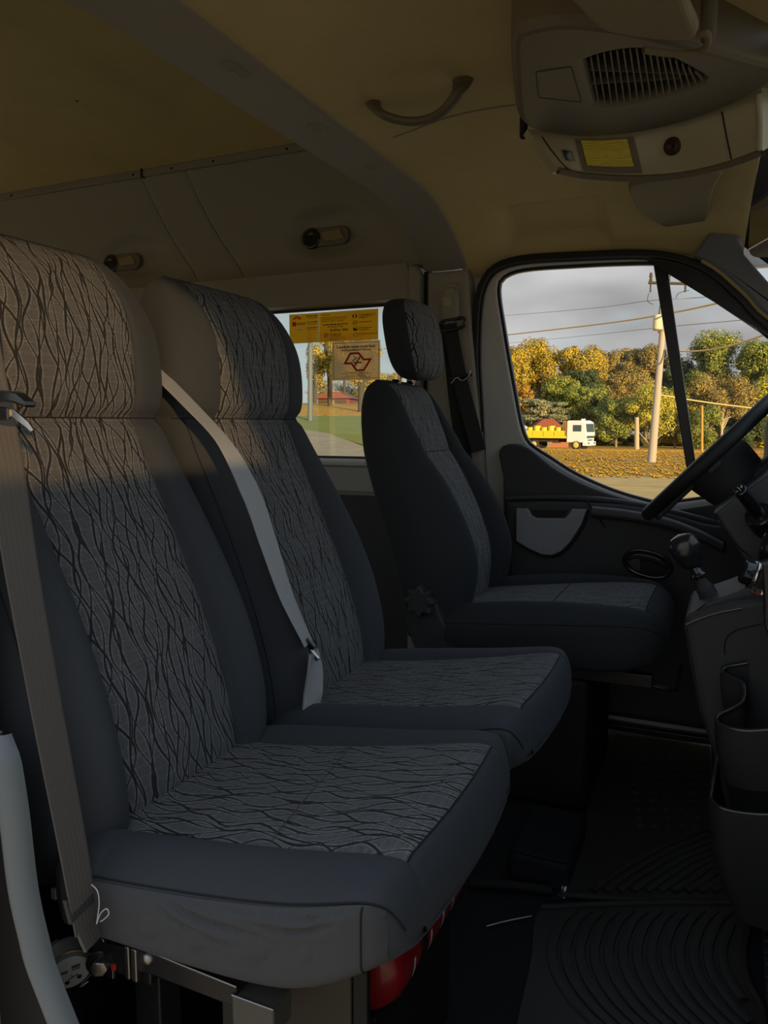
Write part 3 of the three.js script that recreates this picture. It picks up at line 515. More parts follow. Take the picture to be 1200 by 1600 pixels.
function passengerSeat(name, label, zc, uOff, wrinkle) {
  const s = thing(name, label, 'seat', [0.3, 0, zc]);
  const B = seatBack(zc, passBack), R = B.P.length - 1, sm = idxNear(passBack.rows, SEAM), pt = idxNear(passBack.rows, 1.212), pb = idxNear(passBack.rows, 0.40);
  const leafUV = off => (i, j, p) => [p[2] - zc + PW / 2 + uOff, B.arc[i] + off];
  const bk = part('backrest', [band(B, 0, sm, NP, B.K), band(B, 0, pb, 0, NP)], M.cloth, s, 'plain charcoal backrest sides');
  part('backrest_panel', band(B, pb, sm, 0, NP, leafUV(0.02)), M.leaf, bk, 'leaf-patterned woven panel');
  const hd = part('headrest', [band(B, sm, R, NP, B.K), band(B, pt, R, 0, NP)], M.cloth, s, 'plain charcoal headrest sides');
  part('headrest_panel', band(B, sm, pt, 0, NP, leafUV(0.15)), M.leaf, hd, 'leaf-patterned woven panel');
  part('stitching', [seamRow(B, sm, 0, B1 - 2, 0.0012), seamRow(B, sm, R1 + 2, B.K, 0.0012)], M.piping, bk);
  part('side_seam', [seamLine(B, pb, sm, NP + 11, 0.0009), seamLine(B, pb, sm, R1 + 6, 0.0009)], M.piping, bk);
  const Q = seatCushion(zc, passCushion, wrinkle), QR = Q.P.length - 1, fr = idxNear(passCushion.rows, 0.602), bp = idxNear(passCushion.rows, 0.18);
  const cu = part('cushion', [band(Q, 0, fr, NP, NP + 13), band(Q, 0, fr, R1 + 4, Q.K), band(Q, fr, QR, NP, NP + 13), band(Q, fr, QR, R1 + 4, Q.K), band(Q, 0, bp, 0, NP), band(Q, fr, QR, 0, NP)], M.cloth, s, 'plain charcoal cushion edge');
  part('front_underside', band(Q, fr + 2, QR, NP + 13, R1 + 4), M.cloth, cu);
  part('cushion_side', band(Q, 0, fr + 2, NP + 13, R1 + 4), M.clothSide, cu, 'dull dark grey side cloth with soft folds');
  part('cushion_panel', band(Q, bp, fr, 0, NP, (i, j, p) => [p[2] - zc + PW * 0.6 + uOff, p[0] * 1.0 + 0.1]), M.leaf, cu, 'leaf-patterned woven panel');
  part('stitching', [seamRow(Q, fr, 0, NP, 0.0011), seamLine(Q, bp, QR - 3, NP + 13, 0.0011), seamLine(Q, bp, QR - 3, R1 + 4, 0.0011)], M.piping, cu);
  { const m = idxNear(passCushion.rows, 0.40); const q = []; for (let j = 0; j <= NP; j++) { const p = Q.P[m][j]; q.push([p[0] - 0.03 + 0.06 * j / NP, interp(passCushion.top)(p[0] - 0.03 + 0.06 * j / NP) + 0.0026, p[2]]); } part('cross_seam', tube(q, 0.0007, false, 40, 5), M.thread, cu); }
  if (wrinkle) {                                             // the loose cover on the door side, with its creases
    const hi = interp(passCushion.top), lo = interp(passCushion.bottom), W = interp(passCushion.width), P = [];
    const cr = [[[158, 1304], [187, 1329], [233, 1346]], [[225, 1350], [292, 1387], [375, 1417], [490, 1437]], [[221, 1375], [267, 1404], [325, 1433], [420, 1462]], [[330, 1372], [400, 1410], [494, 1432], [565, 1428], [612, 1412]], [[395, 1440], [475, 1452], [542, 1448]], [[240, 1405], [300, 1445], [380, 1482]]].map(l => curve2(l.map(q => onZ(q[0], q[1], zc + 0.232).slice(0, 2)), 24, false));
    for (let i = 0; i <= 110; i++) { const x = 0.185 + 0.432 * i / 110, m = lo(x) + (hi(x) - lo(x)) * 0.42, row = [];
      for (let j = 0; j <= 60; j++) { const e = -0.93 + 1.62 * j / 60, y = e > 0 ? m + e * (hi(x) - m) : m + e * (m - lo(x)); let d = 0.0014;
        for (const c of cr) { let b = 9, sg = 1, at = 0; c.forEach((p, k) => { const r = Math.hypot(p[0] - x, p[1] - y); if (r < b) { b = r; sg = y > p[1] ? 1 : -1; at = k / (c.length - 1); } }); const fade = Math.sin(Math.PI * clamp(0.08 + 0.84 * at)); d += fade * (-0.0042 * Math.exp(-b * b / 0.0000125) + 0.0034 * Math.exp(-Math.pow(b - 0.008, 2) / 0.00004) * (sg > 0 ? 1 : 0.4)); }
        d *= smooth(0, 0.1, j / 60) * (1 - smooth(0.93, 1, j / 60)); row.push([x - 0.020 * smooth(0.48, 0.62, x), y, zc + W(x) * Math.pow(1 - Math.pow(Math.abs(e), 6), 1 / 6) + Math.max(0.0006, d + 0.003)]); }
      P.push(row); }
    let N = gridNormals(P); const sg = N[50][30].z < 0 ? -1 : 1; if (sg < 0) N = gridNormals(P, false, -1);
    part('corner_seam', tube(P[104].slice(4, 60).map(p => [p[0], p[1], p[2] + 0.0004]), 0.0011, false, 90, 5), M.piping, cu);
    part('side_cover', patch(P, N, 0, 110, 0, 60, (i, j, p) => [p[0], p[1]], sg), M.clothSide, cu, 'creased dark grey side cover');
  }
  return { s, B, Q };
}
const seatA = passengerSeat('passenger_seat', 'outer passenger seat with leaf-patterned panels, beside the open door', 0.63, 0, true);
const seatB = passengerSeat('passenger_seat', 'middle passenger seat between the outer seat and the driver seat', 0.16, 0.113, false);
{ // frame under the outer seat
  const f = seatA.s;
  part('rail', plate([[0.20, 0.300], [0.215, 0.326], [0.29, 0.336], [0.411, 0.331], [0.411, 0.306], [0.29, 0.308]], 0.800, 0.836, 0.002), M.darkSteel, f);
  part('rail_cap', box(0.405, 0.460, 0.286, 0.322, 0.800, 0.838, 0.003), M.clearGrey = mat(lin(0.10, 0.098, 0.085), 0.35), f);
  part('bright_edge', [rod([0.285, 0.3368, 0.8355], [0.411, 0.3318, 0.8355], 0.0013), rod([0.406, 0.3222, 0.8375], [0.460, 0.3222, 0.8375], 0.0013)], M.steel, f);
  part('clamp', [box(0.256, 0.263, 0.296, 0.338, 0.834, 0.842, 0.002), box(0.266, 0.274, 0.296, 0.338, 0.834, 0.842, 0.002)], M.steel, f);
  part('bolt_head', lathe([[0, 0.006], [0.006, 0.005], [0.008, 0]], [0.286, 0.328, 0.836], [0, 0, 1], 12), M.steel, f);
  part('rail', box(0.235, 0.38, 0.30, 0.342, 0.42, 0.45, 0.003), M.darkSteel, f);
  part('rail', box(0.235, 0.38, 0.30, 0.342, -0.04, -0.01, 0.003), M.darkSteel, f);
  part('cross_bar', box(0.24, 0.27, 0.30, 0.345, -0.02, 0.81, 0.003), M.darkSteel, f);
  part('cross_bar', box(0.385, 0.405, 0.31, 0.345, -0.02, 0.78, 0.003), M.darkSteel, f);
  for (const [x, z] of [[0.25, 0.78], [0.25, 0.0], [0.34, 0.42]]) part('leg', box(x - 0.02, x + 0.02, 0, 0.31, z - 0.02, z + 0.02, 0.003), M.darkSteel, f);
  part('foot_plate', box(0.425, 0.520, 0.0, 0.335, 0.765, 0.772, 0.003), M.olive = mat(lin(0.042, 0.040, 0.028), 0.5), f, 'olive steel support plate');
  part('bracket', box(0.522, 0.540, 0.0, 0.36, 0.762, 0.772, 0.002), M.black, f);
  part('leg', box(0.355, 0.385, 0.0, 0.31, 0.78, 0.79, 0.003), M.olive, f);
}
// ───── driver's seat
{
  const zc = -0.505, s = thing('driver_seat', 'driver seat with separate headrest, star knob and fine striped panels', 'seat', [0.45, 0, zc]);
  const T = {
    pw: 0.118, n: 3.4, rows: [...lerpRows(0.40, 0.86, 30), 0.860, 0.866, 0.870, 0.8725, 0.875, 0.879, 0.885, ...lerpRows(0.89, 1.02, 10), 1.02, 1.03, 1.038, 1.045, 1.051, 1.056, 1.060, 1.062],
    front: [[0.40, 0.238], [0.45, 0.258], [0.5, 0.268], [0.585, 0.272], [0.66, 0.254], [0.77, 0.206], [0.84, 0.166], [0.8725, 0.144], [0.90, 0.136], [0.957, 0.114], [1.0, 0.098], [1.03, 0.082], [1.05, 0.062], [1.062, 0.035]],
    back: [[0.40, 0.12], [0.48, 0.115], [0.573, 0.090], [0.722, 0.045], [0.868, 0.0], [0.976, -0.022], [1.02, -0.022], [1.045, -0.012], [1.062, 0.012]],
    width: [[0.40, 0.20], [0.45, 0.222], [0.56, 0.238], [0.68, 0.240], [0.78, 0.234], [0.88, 0.218], [0.95, 0.196], [1.0, 0.174], [1.03, 0.158], [1.05, 0.144], [1.062, 0.126]],
    bump: [[0.40, 0.02], [0.5, 0.042], [0.62, 0.056], [0.75, 0.052], [0.86, 0.036], [0.96, 0.016], [1.062, 0]],
  };
  const B = seatBack(zc, T), R = B.P.length - 1, sm = idxNear(T.rows, 0.8725), pt = idxNear(T.rows, 1.051), pb = idxNear(T.rows, 0.43);
  const luv = (i, j, p) => [(p[2] - zc) * 1.0 + 0.05, B.arc[i] * 1.0 + 0.07];
  const bk = part('backrest', [band(B, 0, R, NP, B.K), band(B, 0, pb, 0, NP), band(B, pt, R, 0, NP)], M.blackCloth, s, 'plain black backrest sides');
  part('backrest_panel', band(B, pb, sm, 0, NP, luv), M.leaf, bk, 'finely striped woven panel');
  part('backrest_panel', band(B, sm, pt, 0, NP, luv), M.leaf, bk, 'finely striped woven panel');
  part('stitching', seamRow(B, sm, 0, NP, 0.0012), M.piping, bk);
  const cs = seatCushion(zc, {
    rows: [0.21, 0.215, 0.225, ...lerpRows(0.24, 0.68, 26), 0.68, 0.695, 0.707, 0.717, 0.726, 0.734, 0.741, 0.747, 0.753, 0.758, 0.762, 0.765, 0.767], n: 5,
    top: [[0.21, 0.47], [0.3, 0.482], [0.45, 0.502], [0.6, 0.520], [0.68, 0.525], [0.715, 0.522], [0.741, 0.508], [0.758, 0.486], [0.767, 0.455]],
    bottom: [[0.21, 0.38], [0.5, 0.365], [0.65, 0.37], [0.72, 0.385], [0.755, 0.405], [0.767, 0.425]],
    width: [[0.21, 0.20], [0.225, 0.228], [0.3, 0.24], [0.6, 0.242], [0.68, 0.234], [0.72, 0.218], [0.747, 0.198], [0.767, 0.165]],
    bump: [[0.21, 0.008], [0.3, 0.024], [0.5, 0.022], [0.66, 0.008], [0.767, 0]],
    pw: [[0.21, 0.15], [0.767, 0.155]],
  });
  const QR = cs.P.length - 1, fr = 33, mid = 19;
  const cu = part('cushion', [band(cs, 0, QR, NP, cs.K), band(cs, 0, 3, 0, NP), band(cs, fr, QR, 0, NP)], M.blackCloth, s, 'plain black cushion edge');
  const cuv = (i, j, p) => [p[2] - zc + 0.2, p[0]];
  part('cushion_panel', band(cs, 3, mid, 0, NP, cuv), M.leaf, cu, 'finely striped woven panel'); part('cushion_panel', band(cs, mid, fr, 0, NP, cuv), M.leaf, cu, 'finely striped woven panel');
  part('stitching', [seamRow(cs, mid, 0, NP, 0.0012), seamRow(cs, fr, 0, NP, 0.0012), seamLine(cs, 4, QR - 3, NP + 13, 0.001)], M.piping, cu);
  // headrest on two posts
  { const P = [], n = 40, cyy = 1.172, cxx = 0.072; for (let i = 0; i <= n; i++) { const a = -Math.PI / 2 + Math.PI * i / n, sy = Math.sign(Math.sin(a)) * Math.pow(Math.abs(Math.sin(a)), 0.72), c = Math.pow(Math.max(0, Math.cos(a)), 0.50); const row = []; for (let j = 0; j < 64; j++) { const t = j / 64 * 6.283185, ct = Math.cos(t), st = Math.sin(t); const e = 0.62; row.push([cxx + 0.060 * c * Math.sign(ct) * Math.pow(Math.abs(ct), e) * (ct > 0 ? 1.0 : 0.9) - 0.03 * sy * 0.6, cyy + 0.107 * sy, zc + 0.122 * c * Math.sign(st) * Math.pow(Math.abs(st), e) * (0.95 + 0.05 * sy)]); } P.push(row); }
    let N = gridNormals(P, true), sg = N[20][0].x < 0 ? -1 : 1; if (sg < 0) N = gridNormals(P, true, -1);
    const hd = part('headrest', patch(P, N, 0, n, 12, 52, cloth, sg), M.blackCloth, s, 'plain black headrest back and sides');
    part('headrest_panel', patch(P, N, 0, n, 52, 76, (i, j, p) => [p[2] * 1.0, p[1]], sg), M.leaf, hd, 'finely striped woven panel');
    for (const dz of [-0.05, 0.05]) { part('post', rod([0.045, 1.03, zc + dz], [0.060, 1.10, zc + dz], 0.0055), M.chrome, hd); part('post_collar', lathe([[0.0, 0.008], [0.010, 0.008], [0.013, 0]], [0.043, 1.058, zc + dz], [0.1, 1, 0], 16), M.gloss, hd); }
  }
  // star knob on the side towards the middle seat
  { const k = onZ(655, 940, zc + 0.262), pts = []; for (let i = 0; i < 72; i++) { const t = i / 72 * 6.283, r = 0.034 + 0.0055 * Math.cos(8 * t); pts.push([k[0] + r * Math.cos(t), k[1] + r * Math.sin(t)]); }
    const kb = part('recline_knob', plate(pts, zc + 0.238, zc + 0.268, 0.005), M.darkPlastic, s, 'black star-shaped recline knob');
    part('knob_shaft', rod([k[0], k[1], zc + 0.18], [k[0], k[1], zc + 0.24], 0.016), M.steel, kb); }
  part('hinge_cover', plate(curve2([[0.16, 0.50], [0.22, 0.52], [0.25, 0.46], [0.30, 0.40], [0.30, 0.36], [0.20, 0.36], [0.16, 0.42]], 30), zc + 0.205, zc + 0.236, 0.006), M.darkPlastic, s);
  part('base', box(0.30, 0.60, 0.0, 0.34, zc - 0.19, zc + 0.17, 0.02), M.black, s, 'black seat base');
  part('slide_lever', tube([[0.70, 0.345, zc + 0.14], [0.78, 0.33, zc + 0.13], [0.79, 0.33, zc + 0.05], [0.79, 0.33, zc - 0.06]], 0.005, false, 40, 8), M.darkSteel, s);
  for (const dz of [0.1625, -0.1625]) part('slide_rail', box(0.25, 0.74, 0.34, 0.372, zc + dz - 0.0125, zc + dz + 0.0125, 0.003), M.darkSteel, s);
}
// ───────────────────────────── belts ─────────────────────────────
{ // outer passenger's belt
  const b = thing('seat_belt', 'brown grey seat belt running down beside the outer passenger seat', 'seat belt', [0.27, 0.36, 0.9]);
  const pts = [[-52, 420], [-24, 570], [6, 710], [34, 890], [72, 1100], [110, 1300], [128, 1400], [136, 1445]].map(([u, v], i) => onZ(u, v, 0.885));
  part('webbing', strap(pts, [56, 64, 70, 74, 80], 0.046, 0.0016, 80), M.beltBrown, b, 'brown grey ribbed webbing');
  const e = [[131, 1428], [139, 1455], [147, 1474]].map(([u, v]) => onZ(u, v, 0.884));
  part('webbing_end', strap(e, [80, 86], 0.040, 0.003, 12), M.beltBrown, b);
  part('sleeve', strap([[121, 1388], [130, 1424]].map(([u, v]) => onZ(u, v, 0.887)), [78, 79], 0.050, 0.004, 8), M.beltDark = mat(lin(0.07, 0.065, 0.062), 0.8, { bumpMap: webbing, bumpScale: 0.0006 }), b);
  const t0 = onZ(8, 628, 0.905);
  const tg = part('tongue', plate(curve2([[0, 0.012], [0.018, 0.010], [0.034, 0.000], [0.034, -0.006], [0.018, -0.002], [0, 0.000], [-0.02, 0.0], [-0.02, 0.012]].map(p => [t0[0] + p[0], t0[1] + p[1]]), 32, true, 0.2), t0[2] - 0.010, t0[2] + 0.006, 0.003), M.gloss, b, 'black belt tongue grip');
  part('tongue_plate', plate([[0.000, -0.006], [0.010, -0.008], [0.030, -0.021], [0.037, -0.029], [0.033, -0.031], [0.026, -0.026], [0.008, -0.016], [0, -0.014]].map(p => [t0[0] + p[0], t0[1] + p[1]]), t0[2] - 0.004, t0[2] - 0.001, 0.0006), M.chrome, tg);
  part('tongue_base', plate([[-0.02, -0.020], [0.006, -0.019], [0.006, -0.006], [-0.02, -0.004]].map(p => [t0[0] + p[0], t0[1] + p[1]]), t0[2] - 0.008, t0[2] + 0.003, 0.002), M.gloss, tg);
}
{ // retractor drum and its bolt
  const a = onZ(110, 1519, 0.845), ax = [0.72, -0.22, 0.55], r = thing('belt_retractor', 'round grey belt retractor drum with a printed cap at the floor', 'retractor', a);
  const n = V(ax).normalize(), off = d => [a[0] + n.x * d, a[1] + n.y * d, a[2] + n.z * d];
  part('drum', lathe([[0, -0.032], [0.0235, -0.032], [0.0245, -0.029], [0.0245, -0.002], [0.024, 0]], a, ax, 40), M.zinc, r);
  const cap = part('cap', lathe([[0.024, 0], [0.0225, 0.0022], [0, 0.0026]], a, ax, 40), M.capGrey, r, 'pale grey plastic cap');
  // printed marks and holes on the cap
  const e1 = new THREE.Vector3().crossVectors(n, new THREE.Vector3(0, 1, 0)).normalize(), e2 = new THREE.Vector3().crossVectors(e1, n);
  const on = (x, y, d) => { const q = off(d); return [q[0] - e1.x * x + e2.x * y, q[1] - e1.y * x + e2.y * y, q[2] - e1.z * x + e2.z * y]; };
  for (const [x, y] of [[-0.004, -0.013], [0.010, -0.009]]) part('hole', lathe([[0, 0.0008], [0.0026, 0.0006], [0.003, 0]], on(x, y, 0.0024), ax, 14), M.black, cap);
  for (const [x, y, w, h] of [[-0.007, 0.005, 0.008, 0.004], [0.006, 0.010, 0.010, 0.0045], [0.006, 0.0055, 0.010, 0.0012]]) {
    const g = new THREE.BoxGeometry(w, h, 0.0004); g.applyMatrix4(new THREE.Matrix4().makeBasis(e1.clone().negate(), e2, n)); g.translate(...on(x, y, 0.0028)); part('printed_label', g, M.printGrey = M.printGrey || mat(lin(0.12, 0.12, 0.115), 0.6), cap);
  }
  part('moulded_mark', [tube([on(0.0, -0.002, 0.003), on(0.002, -0.006, 0.003), on(-0.003, -0.008, 0.003)], 0.0007, false, 12, 5), tube([on(0.002, -0.006, 0.003), on(0.007, -0.004, 0.003), on(0.009, -0.004, 0.003)], 0.0007, false, 12, 5)], M.printGrey, cap);
  const clip = []; for (let k = 0; k <= 20; k++) { const t = (-10 + 170 * k / 20) * Math.PI / 180; clip.push(on(0.0265 * Math.cos(t), 0.0265 * Math.sin(t), -0.006)); } part('spring_clip', tube(clip, 0.0012, false, 50, 6), M.brass, r);
  part('spring_clip', tube([on(0.020, -0.022, 0.002), on(0.010, -0.024, 0.004), on(0.026, -0.006, 0.004)], 0.0013, false, 24, 6), M.steel, r);
  part('bracket', box(a[0] - 0.055, a[0] - 0.024, a[1] - 0.016, a[1] + 0.010, a[2] - 0.03, a[2] + 0.012, 0.003), M.zinc, r);
  part('bracket', box(a[0] - 0.06, a[0] - 0.03, -0.0, a[1] - 0.010, a[2] - 0.045, a[2] - 0.015, 0.003), M.darkSteel, r);
}
{
  const a = onZ(157, 1503, 0.835), s = thing('anchor_bolt', 'hexagonal anchor bolt with washer at the foot of the belt', 'bolt', a);
  part('washer', lathe([[0, 0.004], [0.015, 0.004], [0.017, 0.002], [0.017, 0]], a, [0.6, -0.05, 0.8], 28), M.darkSteel, s);
  part('hex_head', lathe([[0, 0.014], [0.009, 0.014], [0.0105, 0.012], [0.0105, 0.003]], a, [0.6, -0.05, 0.8], 6), M.steel, s);
  part('plate', plate([[a[0] - 0.012, a[1] + 0.035], [a[0] + 0.004, a[1] + 0.030], [a[0] + 0.018, a[1] + 0.005], [a[0] + 0.018, a[1] - 0.018], [a[0] - 0.014, a[1] - 0.018]], a[2] - 0.006, a[2] - 0.001, 0.001), M.steel, s);
  part('red_tag', box(a[0] + 0.020, a[0] + 0.026, a[1] - 0.002, a[1] + 0.006, a[2], a[2] + 0.004, 0.001), M.redDot, s, 'small orange red tag');
  part('stalk', box(a[0] + 0.0, a[0] + 0.07, a[1] - 0.016, a[1] + 0.012, a[2] - 0.04, a[2] - 0.008, 0.003), M.darkSteel, s);
}
{
  const p = [[143, 1382], [152, 1392], [155, 1410], [153, 1430], [151, 1444], [155, 1432], [160, 1424], [167, 1420], [170, 1428], [163, 1436], [157, 1440]].map(([u, v]) => onZ(u, v, 0.882));
  const w = thing('wire', 'thin pale wire looped beside the lower end of the seat belt', 'wire', p[4]);
  part('strand', tube(p, 0.0007, false, 80, 6), M.whitePrint, w);
}
{ // middle passenger's belt
  const b = thing('seat_belt', 'shiny grey seat belt crossing the middle seat back', 'seat belt', [0.25, 0.45, 0.36]);
  const pts = [onZ(236, 572, 0.400), onZ(300, 636, 0.398), onZ(352, 694, 0.390), onZ(394, 775, 0.372), onZ(420, 850, 0.360), onZ(448, 932, 0.350), onZ(482, 1006, 0.342)];
  part('webbing', strap(pts, [58, 62, 66, 54, 58, 66, 77], 0.046, 0.0015, 90), M.beltGrey, b);
  const low = [onZ(490, 1018, 0.340), onZ(492, 1050, 0.338), onZ(489, 1085, 0.340), onZ(484, 1118, 0.342)];
  part('webbing_end', strap(low, [76, 50, 30, 50], 0.036, 0.005, 30), M.beltGrey, b);
  const t = V(onZ(489, 1018, 0.342)), g = box(-0.011, 0.011, -0.004, 0.004, -0.003, 0.003, 0.0015); g.rotateZ(-0.75); g.translate(t.x + 0.006, t.y - 0.004, t.z + 0.006);
  part('tongue', g, M.chrome, b);
  const g2 = box(-0.012, 0.010, -0.006, 0.006, -0.004, 0.004, 0.002); g2.rotateZ(-0.75); g2.translate(t.x - 0.004, t.y + 0.012, t.z + 0.002); part('tongue_grip', g2, M.gloss, b);
}
{ // driver's belt on the pillar
  const b = thing('seat_belt', 'black seat belt hanging from the adjuster on the driver pillar', 'seat belt', [0.1, 0.9, -0.86]);
  const z = -0.853;
  part('height_adjuster', plate(curve2([[692, 462], [697, 452], [706, 449], [713, 454], [717, 470], [715, 498], [708, 505], [696, 504], [691, 490]].map(q => onZ(q[0], q[1], z).slice(0, 2)), 40), -0.868, -0.842, 0.005), M.trimPlastic, b, 'beige belt height adjuster');
  part('release_button', plate([[694, 466], [707, 464], [709, 478], [696, 480]].map(q => onZ(q[0], q[1], z).slice(0, 2)), -0.845, -0.838, 0.002), M.beigeGloss, b);
  const ring = [[686, 512], [692, 502], [710, 499], [722, 497], [726, 503], [722, 511], [708, 515], [692, 517]].map(q => { const p = onZ(q[0], q[1], -0.845); return p; });
  part('guide_loop', tube(ring, 0.0055, true, 60, 8), M.gloss, b);
  part('webbing', strap([[702, 506], [709, 545], [718, 590], [731, 640], [748, 705]].map(q => onZ(q[0], q[1], -0.850)), [0.95, 0.15, -0.4], 0.046, 0.0016, 40), M.beltBlack, b);
  part('webbing_return', strap([[700, 506], [706, 560], [712, 620], [722, 690], [735, 760]].map(q => onZ(q[0], q[1], -0.862)), [0.95, 0.15, -0.3], 0.046, 0.0016, 40), M.beltBlack, b);
  const s0 = onZ(702, 592, -0.842), s1 = onZ(737, 585, -0.842), tg = part('tongue', rod(s0, s1, 0.0045, 0.0045, 10), M.gloss, b);
  part('tongue_plate', tube([onZ(705, 599, -0.838), onZ(714, 590, -0.838), onZ(722, 595, -0.838), onZ(732, 588, -0.838), onZ(736, 578, -0.838)], 0.0022, false, 24, 6), M.chrome, tg);
}
// ───────────────────────────── overhead ─────────────────────────────
{
  const h = thing('grab_handle', 'beige plastic grab handle on the cab headliner', 'grab handle', onY(650, 160, 1.59));
  const p = [[581, 156, 1.596], [586, 168, 1.575], [602, 181, 1.553], [640, 190, 1.543], [678, 183, 1.545], [702, 164, 1.555], [715, 145, 1.572], [722, 130, 1.596]].map(q => onY(...q));
  const P = [], cv = new THREE.CatmullRomCurve3(p.map(V)); const n = 60;
  for (let i = 0; i <= n; i++) { const t = i / n, c = cv.getPointAt(t), tg = cv.getTangentAt(t), a = new THREE.Vector3(0, 1, 0).addScaledVector(tg, -tg.y).normalize(), b = new THREE.Vector3().crossVectors(tg, a), w = 0.0115 + 0.008 * (Math.pow(Math.abs(2 * t - 1), 5)), row = []; for (let k = 0; k < 16; k++) { const q = k / 16 * 6.283; const r = c.clone().addScaledVector(a, 0.7 * w * Math.cos(q)).addScaledVector(b, w * Math.sin(q)); row.push([r.x, r.y, r.z]); } P.push(row); }
  part('grip', patch(P, gridNormals(P, true), 0, n, 0, 16), M.beige, h);
  for (const q of [[580, 154, 1.600], [723, 127, 1.603]]) { const e = onY(...q); part('end_pad', lathe([[0, -0.004], [0.018, -0.003], [0.021, 0.002], [0.021, 0.01]], e, [0, 1, 0], 24), M.beige, h); }
}
const conPlateY = 1.495;
{
  const c = thing('overhead_console', 'beige overhead console with a slotted speaker grille and map light', 'console', onY(980, 150, 1.55));
  const Y = (u, v) => { const p = onY(u, v, conPlateY); return [p[0], p[2]]; };
  const outline = curve2([[801, 60], [799, 100], [804, 160], [811, 188], [835, 206], [900, 216], [980, 212], [1060, 196], [1130, 172], [1200, 138], [1222, 112], [1180, 100], [1090, 74], [980, 48], [890, 38], [830, 46]].map(q => Y(...q)), 90);
  const vt = interp([[915, 96], [935, 89], [960, 83], [1000, 80], [1030, 87], [1070, 106], [1100, 123]]), vb = interp([[915, 100], [925, 130], [935, 160], [1000, 155], [1060, 141], [1092, 131], [1100, 125]]);
  const gr = []; for (let u = 917; u <= 1098; u += 9) gr.push(Y(u, vt(u))); gr.push(Y(1100, 124)); for (let u = 1096; u >= 936; u -= 9) gr.push(Y(u, vb(u))); gr.push(Y(934, 160), Y(925, 130));
  const fix = q => q;                                     // outlines in (x, z)
  const body = part('body', plateY(outline, conPlateY, conPlateY + 0.10, 0.014, [fix(gr)]), M.beige, c);
  part('grille_recess', plateY(gr, conPlateY + 0.030, conPlateY + 0.034), M.black, c);
  const dir = (a, b, y0, y1, w) => { const A = V([a[0], (y0 + y1) / 2, a[1]]), B = V([b[0], (y0 + y1) / 2, b[1]]), d = B.clone().sub(A), L = d.length(), g = box(-L / 2, L / 2, -(y1 - y0) / 2, (y1 - y0) / 2, -w / 2, w / 2, 0.001); g.rotateY(Math.atan2(-d.z, d.x)); g.translate((A.x + B.x) / 2, A.y, (A.z + B.z) / 2); return g; };
  for (let k = 0; k < 17; k++) { const u = 923 + k * 10.2, u2 = Math.min(1099, u + 12); part('slat', dir(Y(u, vt(u) - 1), Y(u2, vb(u2) + 1), conPlateY + 0.001, conPlateY + 0.018, 0.0026), M.beige, body); }
  for (const f of [0.33, 0.67]) { const a = [922, vt(922) + (160 - 96) * f], b = [1085 - (f - 0.33) * 60, vt(1085) + (vb(1085) - vt(1085)) * f]; part('cross_slat', dir(Y(...a), Y(...b), conPlateY + 0.004, conPlateY + 0.016, 0.0022), M.beige, body); }
  part('cover', plateY([[839, 113], [892, 105], [907, 158], [843, 151]].map(q => Y(...q)), conPlateY - 0.0006, conPlateY + 0.004, 0.0004), M.beige, body);
  part('cover_gap', tube([[838, 112], [892, 104], [908, 159], [842, 152]].map(q => [Y(...q)[0], conPlateY - 0.0001, Y(...q)[1]]), 0.0007, true, 80, 5, 0.05), M.black, body);
  // lamp panel beyond and below the grille, facing the passenger side
  const topU = interp([[0, 828], [0.2, 898], [0.4, 968], [0.6, 1045], [0.8, 1122], [1, 1190]]), topV = interp([[0, 207], [0.2, 213], [0.4, 211], [0.6, 198], [0.8, 173], [1, 146]]);
  const botU = interp([[0, 872], [0.2, 915], [0.4, 985], [0.6, 1060], [0.8, 1130], [1, 1192]]), botV = interp([[0, 265], [0.2, 273], [0.4, 277], [0.6, 273], [0.8, 258], [1, 236]]);
  const face = (s, t) => { const a = onY(topU(s), topV(s), conPlateY + 0.012), b = onZ(botU(s), botV(s), a[2] - 0.035); const bend = 0.006 * Math.sin(Math.PI * t); return [a[0] + (b[0] - a[0]) * t, a[1] + (b[1] - a[1]) * t, a[2] + (b[2] - a[2]) * t + bend]; };
  const sub = (s0, s1, t0, t1, d, n = 24, m = 10) => { const P = []; for (let i = 0; i <= m; i++) { const row = []; for (let j = 0; j <= n; j++) { const p = face(s0 + (s1 - s0) * j / n, t0 + (t1 - t0) * i / m); row.push([p[0], p[1] - d * 0.4, p[2] + d]); } P.push(row); } return P; };
  const lp = part('lamp_panel', sheet(sub(0, 1, -0.1, 1, 0, 50, 14), -0.02), M.beigeGloss, c, 'satin beige lamp panel');
  const lip = []; for (let k = 0; k <= 40; k++) { const p = face(k / 40, 1); lip.push([p[0], p[1] - 0.002, p[2]]); }
  part('lip', tube(lip, 0.0065, false, 90, 10), M.beige, c);
  part('underside', sheet([lip.map(p => [p[0], p[1] - 0.004, p[2]]), lip.map(p => [p[0], p[1] + 0.012, p[2] - 0.05]), lip.map(p => [p[0], p[1] + 0.09, p[2] - 0.09])], -0.003), M.beige, c);
  part('lamp_frame', sheet(sub(0.20, 0.455, 0.08, 0.90, 0.0025), 0.002), M.beige, lp);
  part('lamp_lens', sheet(sub(0.225, 0.43, 0.10, 0.74, 0.006), 0.003, (i, j) => [j / 24 * 0.07, i / 10 * 0.04]), M.lens = mat(lin(0.72, 0.58, 0.06), 0.35, { bumpMap: tex(128, 128, (x, y) => noise2(x / 40, y / 3) , { size: 0.035 }), bumpScale: 0.0012 }), lp, 'map light lens with a yellow reflection put into its colour');  // lamp is off; the yellow it reflects is put into the lens colour
  part('switch', sheet(sub(0.115, 0.165, 0.42, 0.68, 0.004), 0.003), M.gloss, lp);
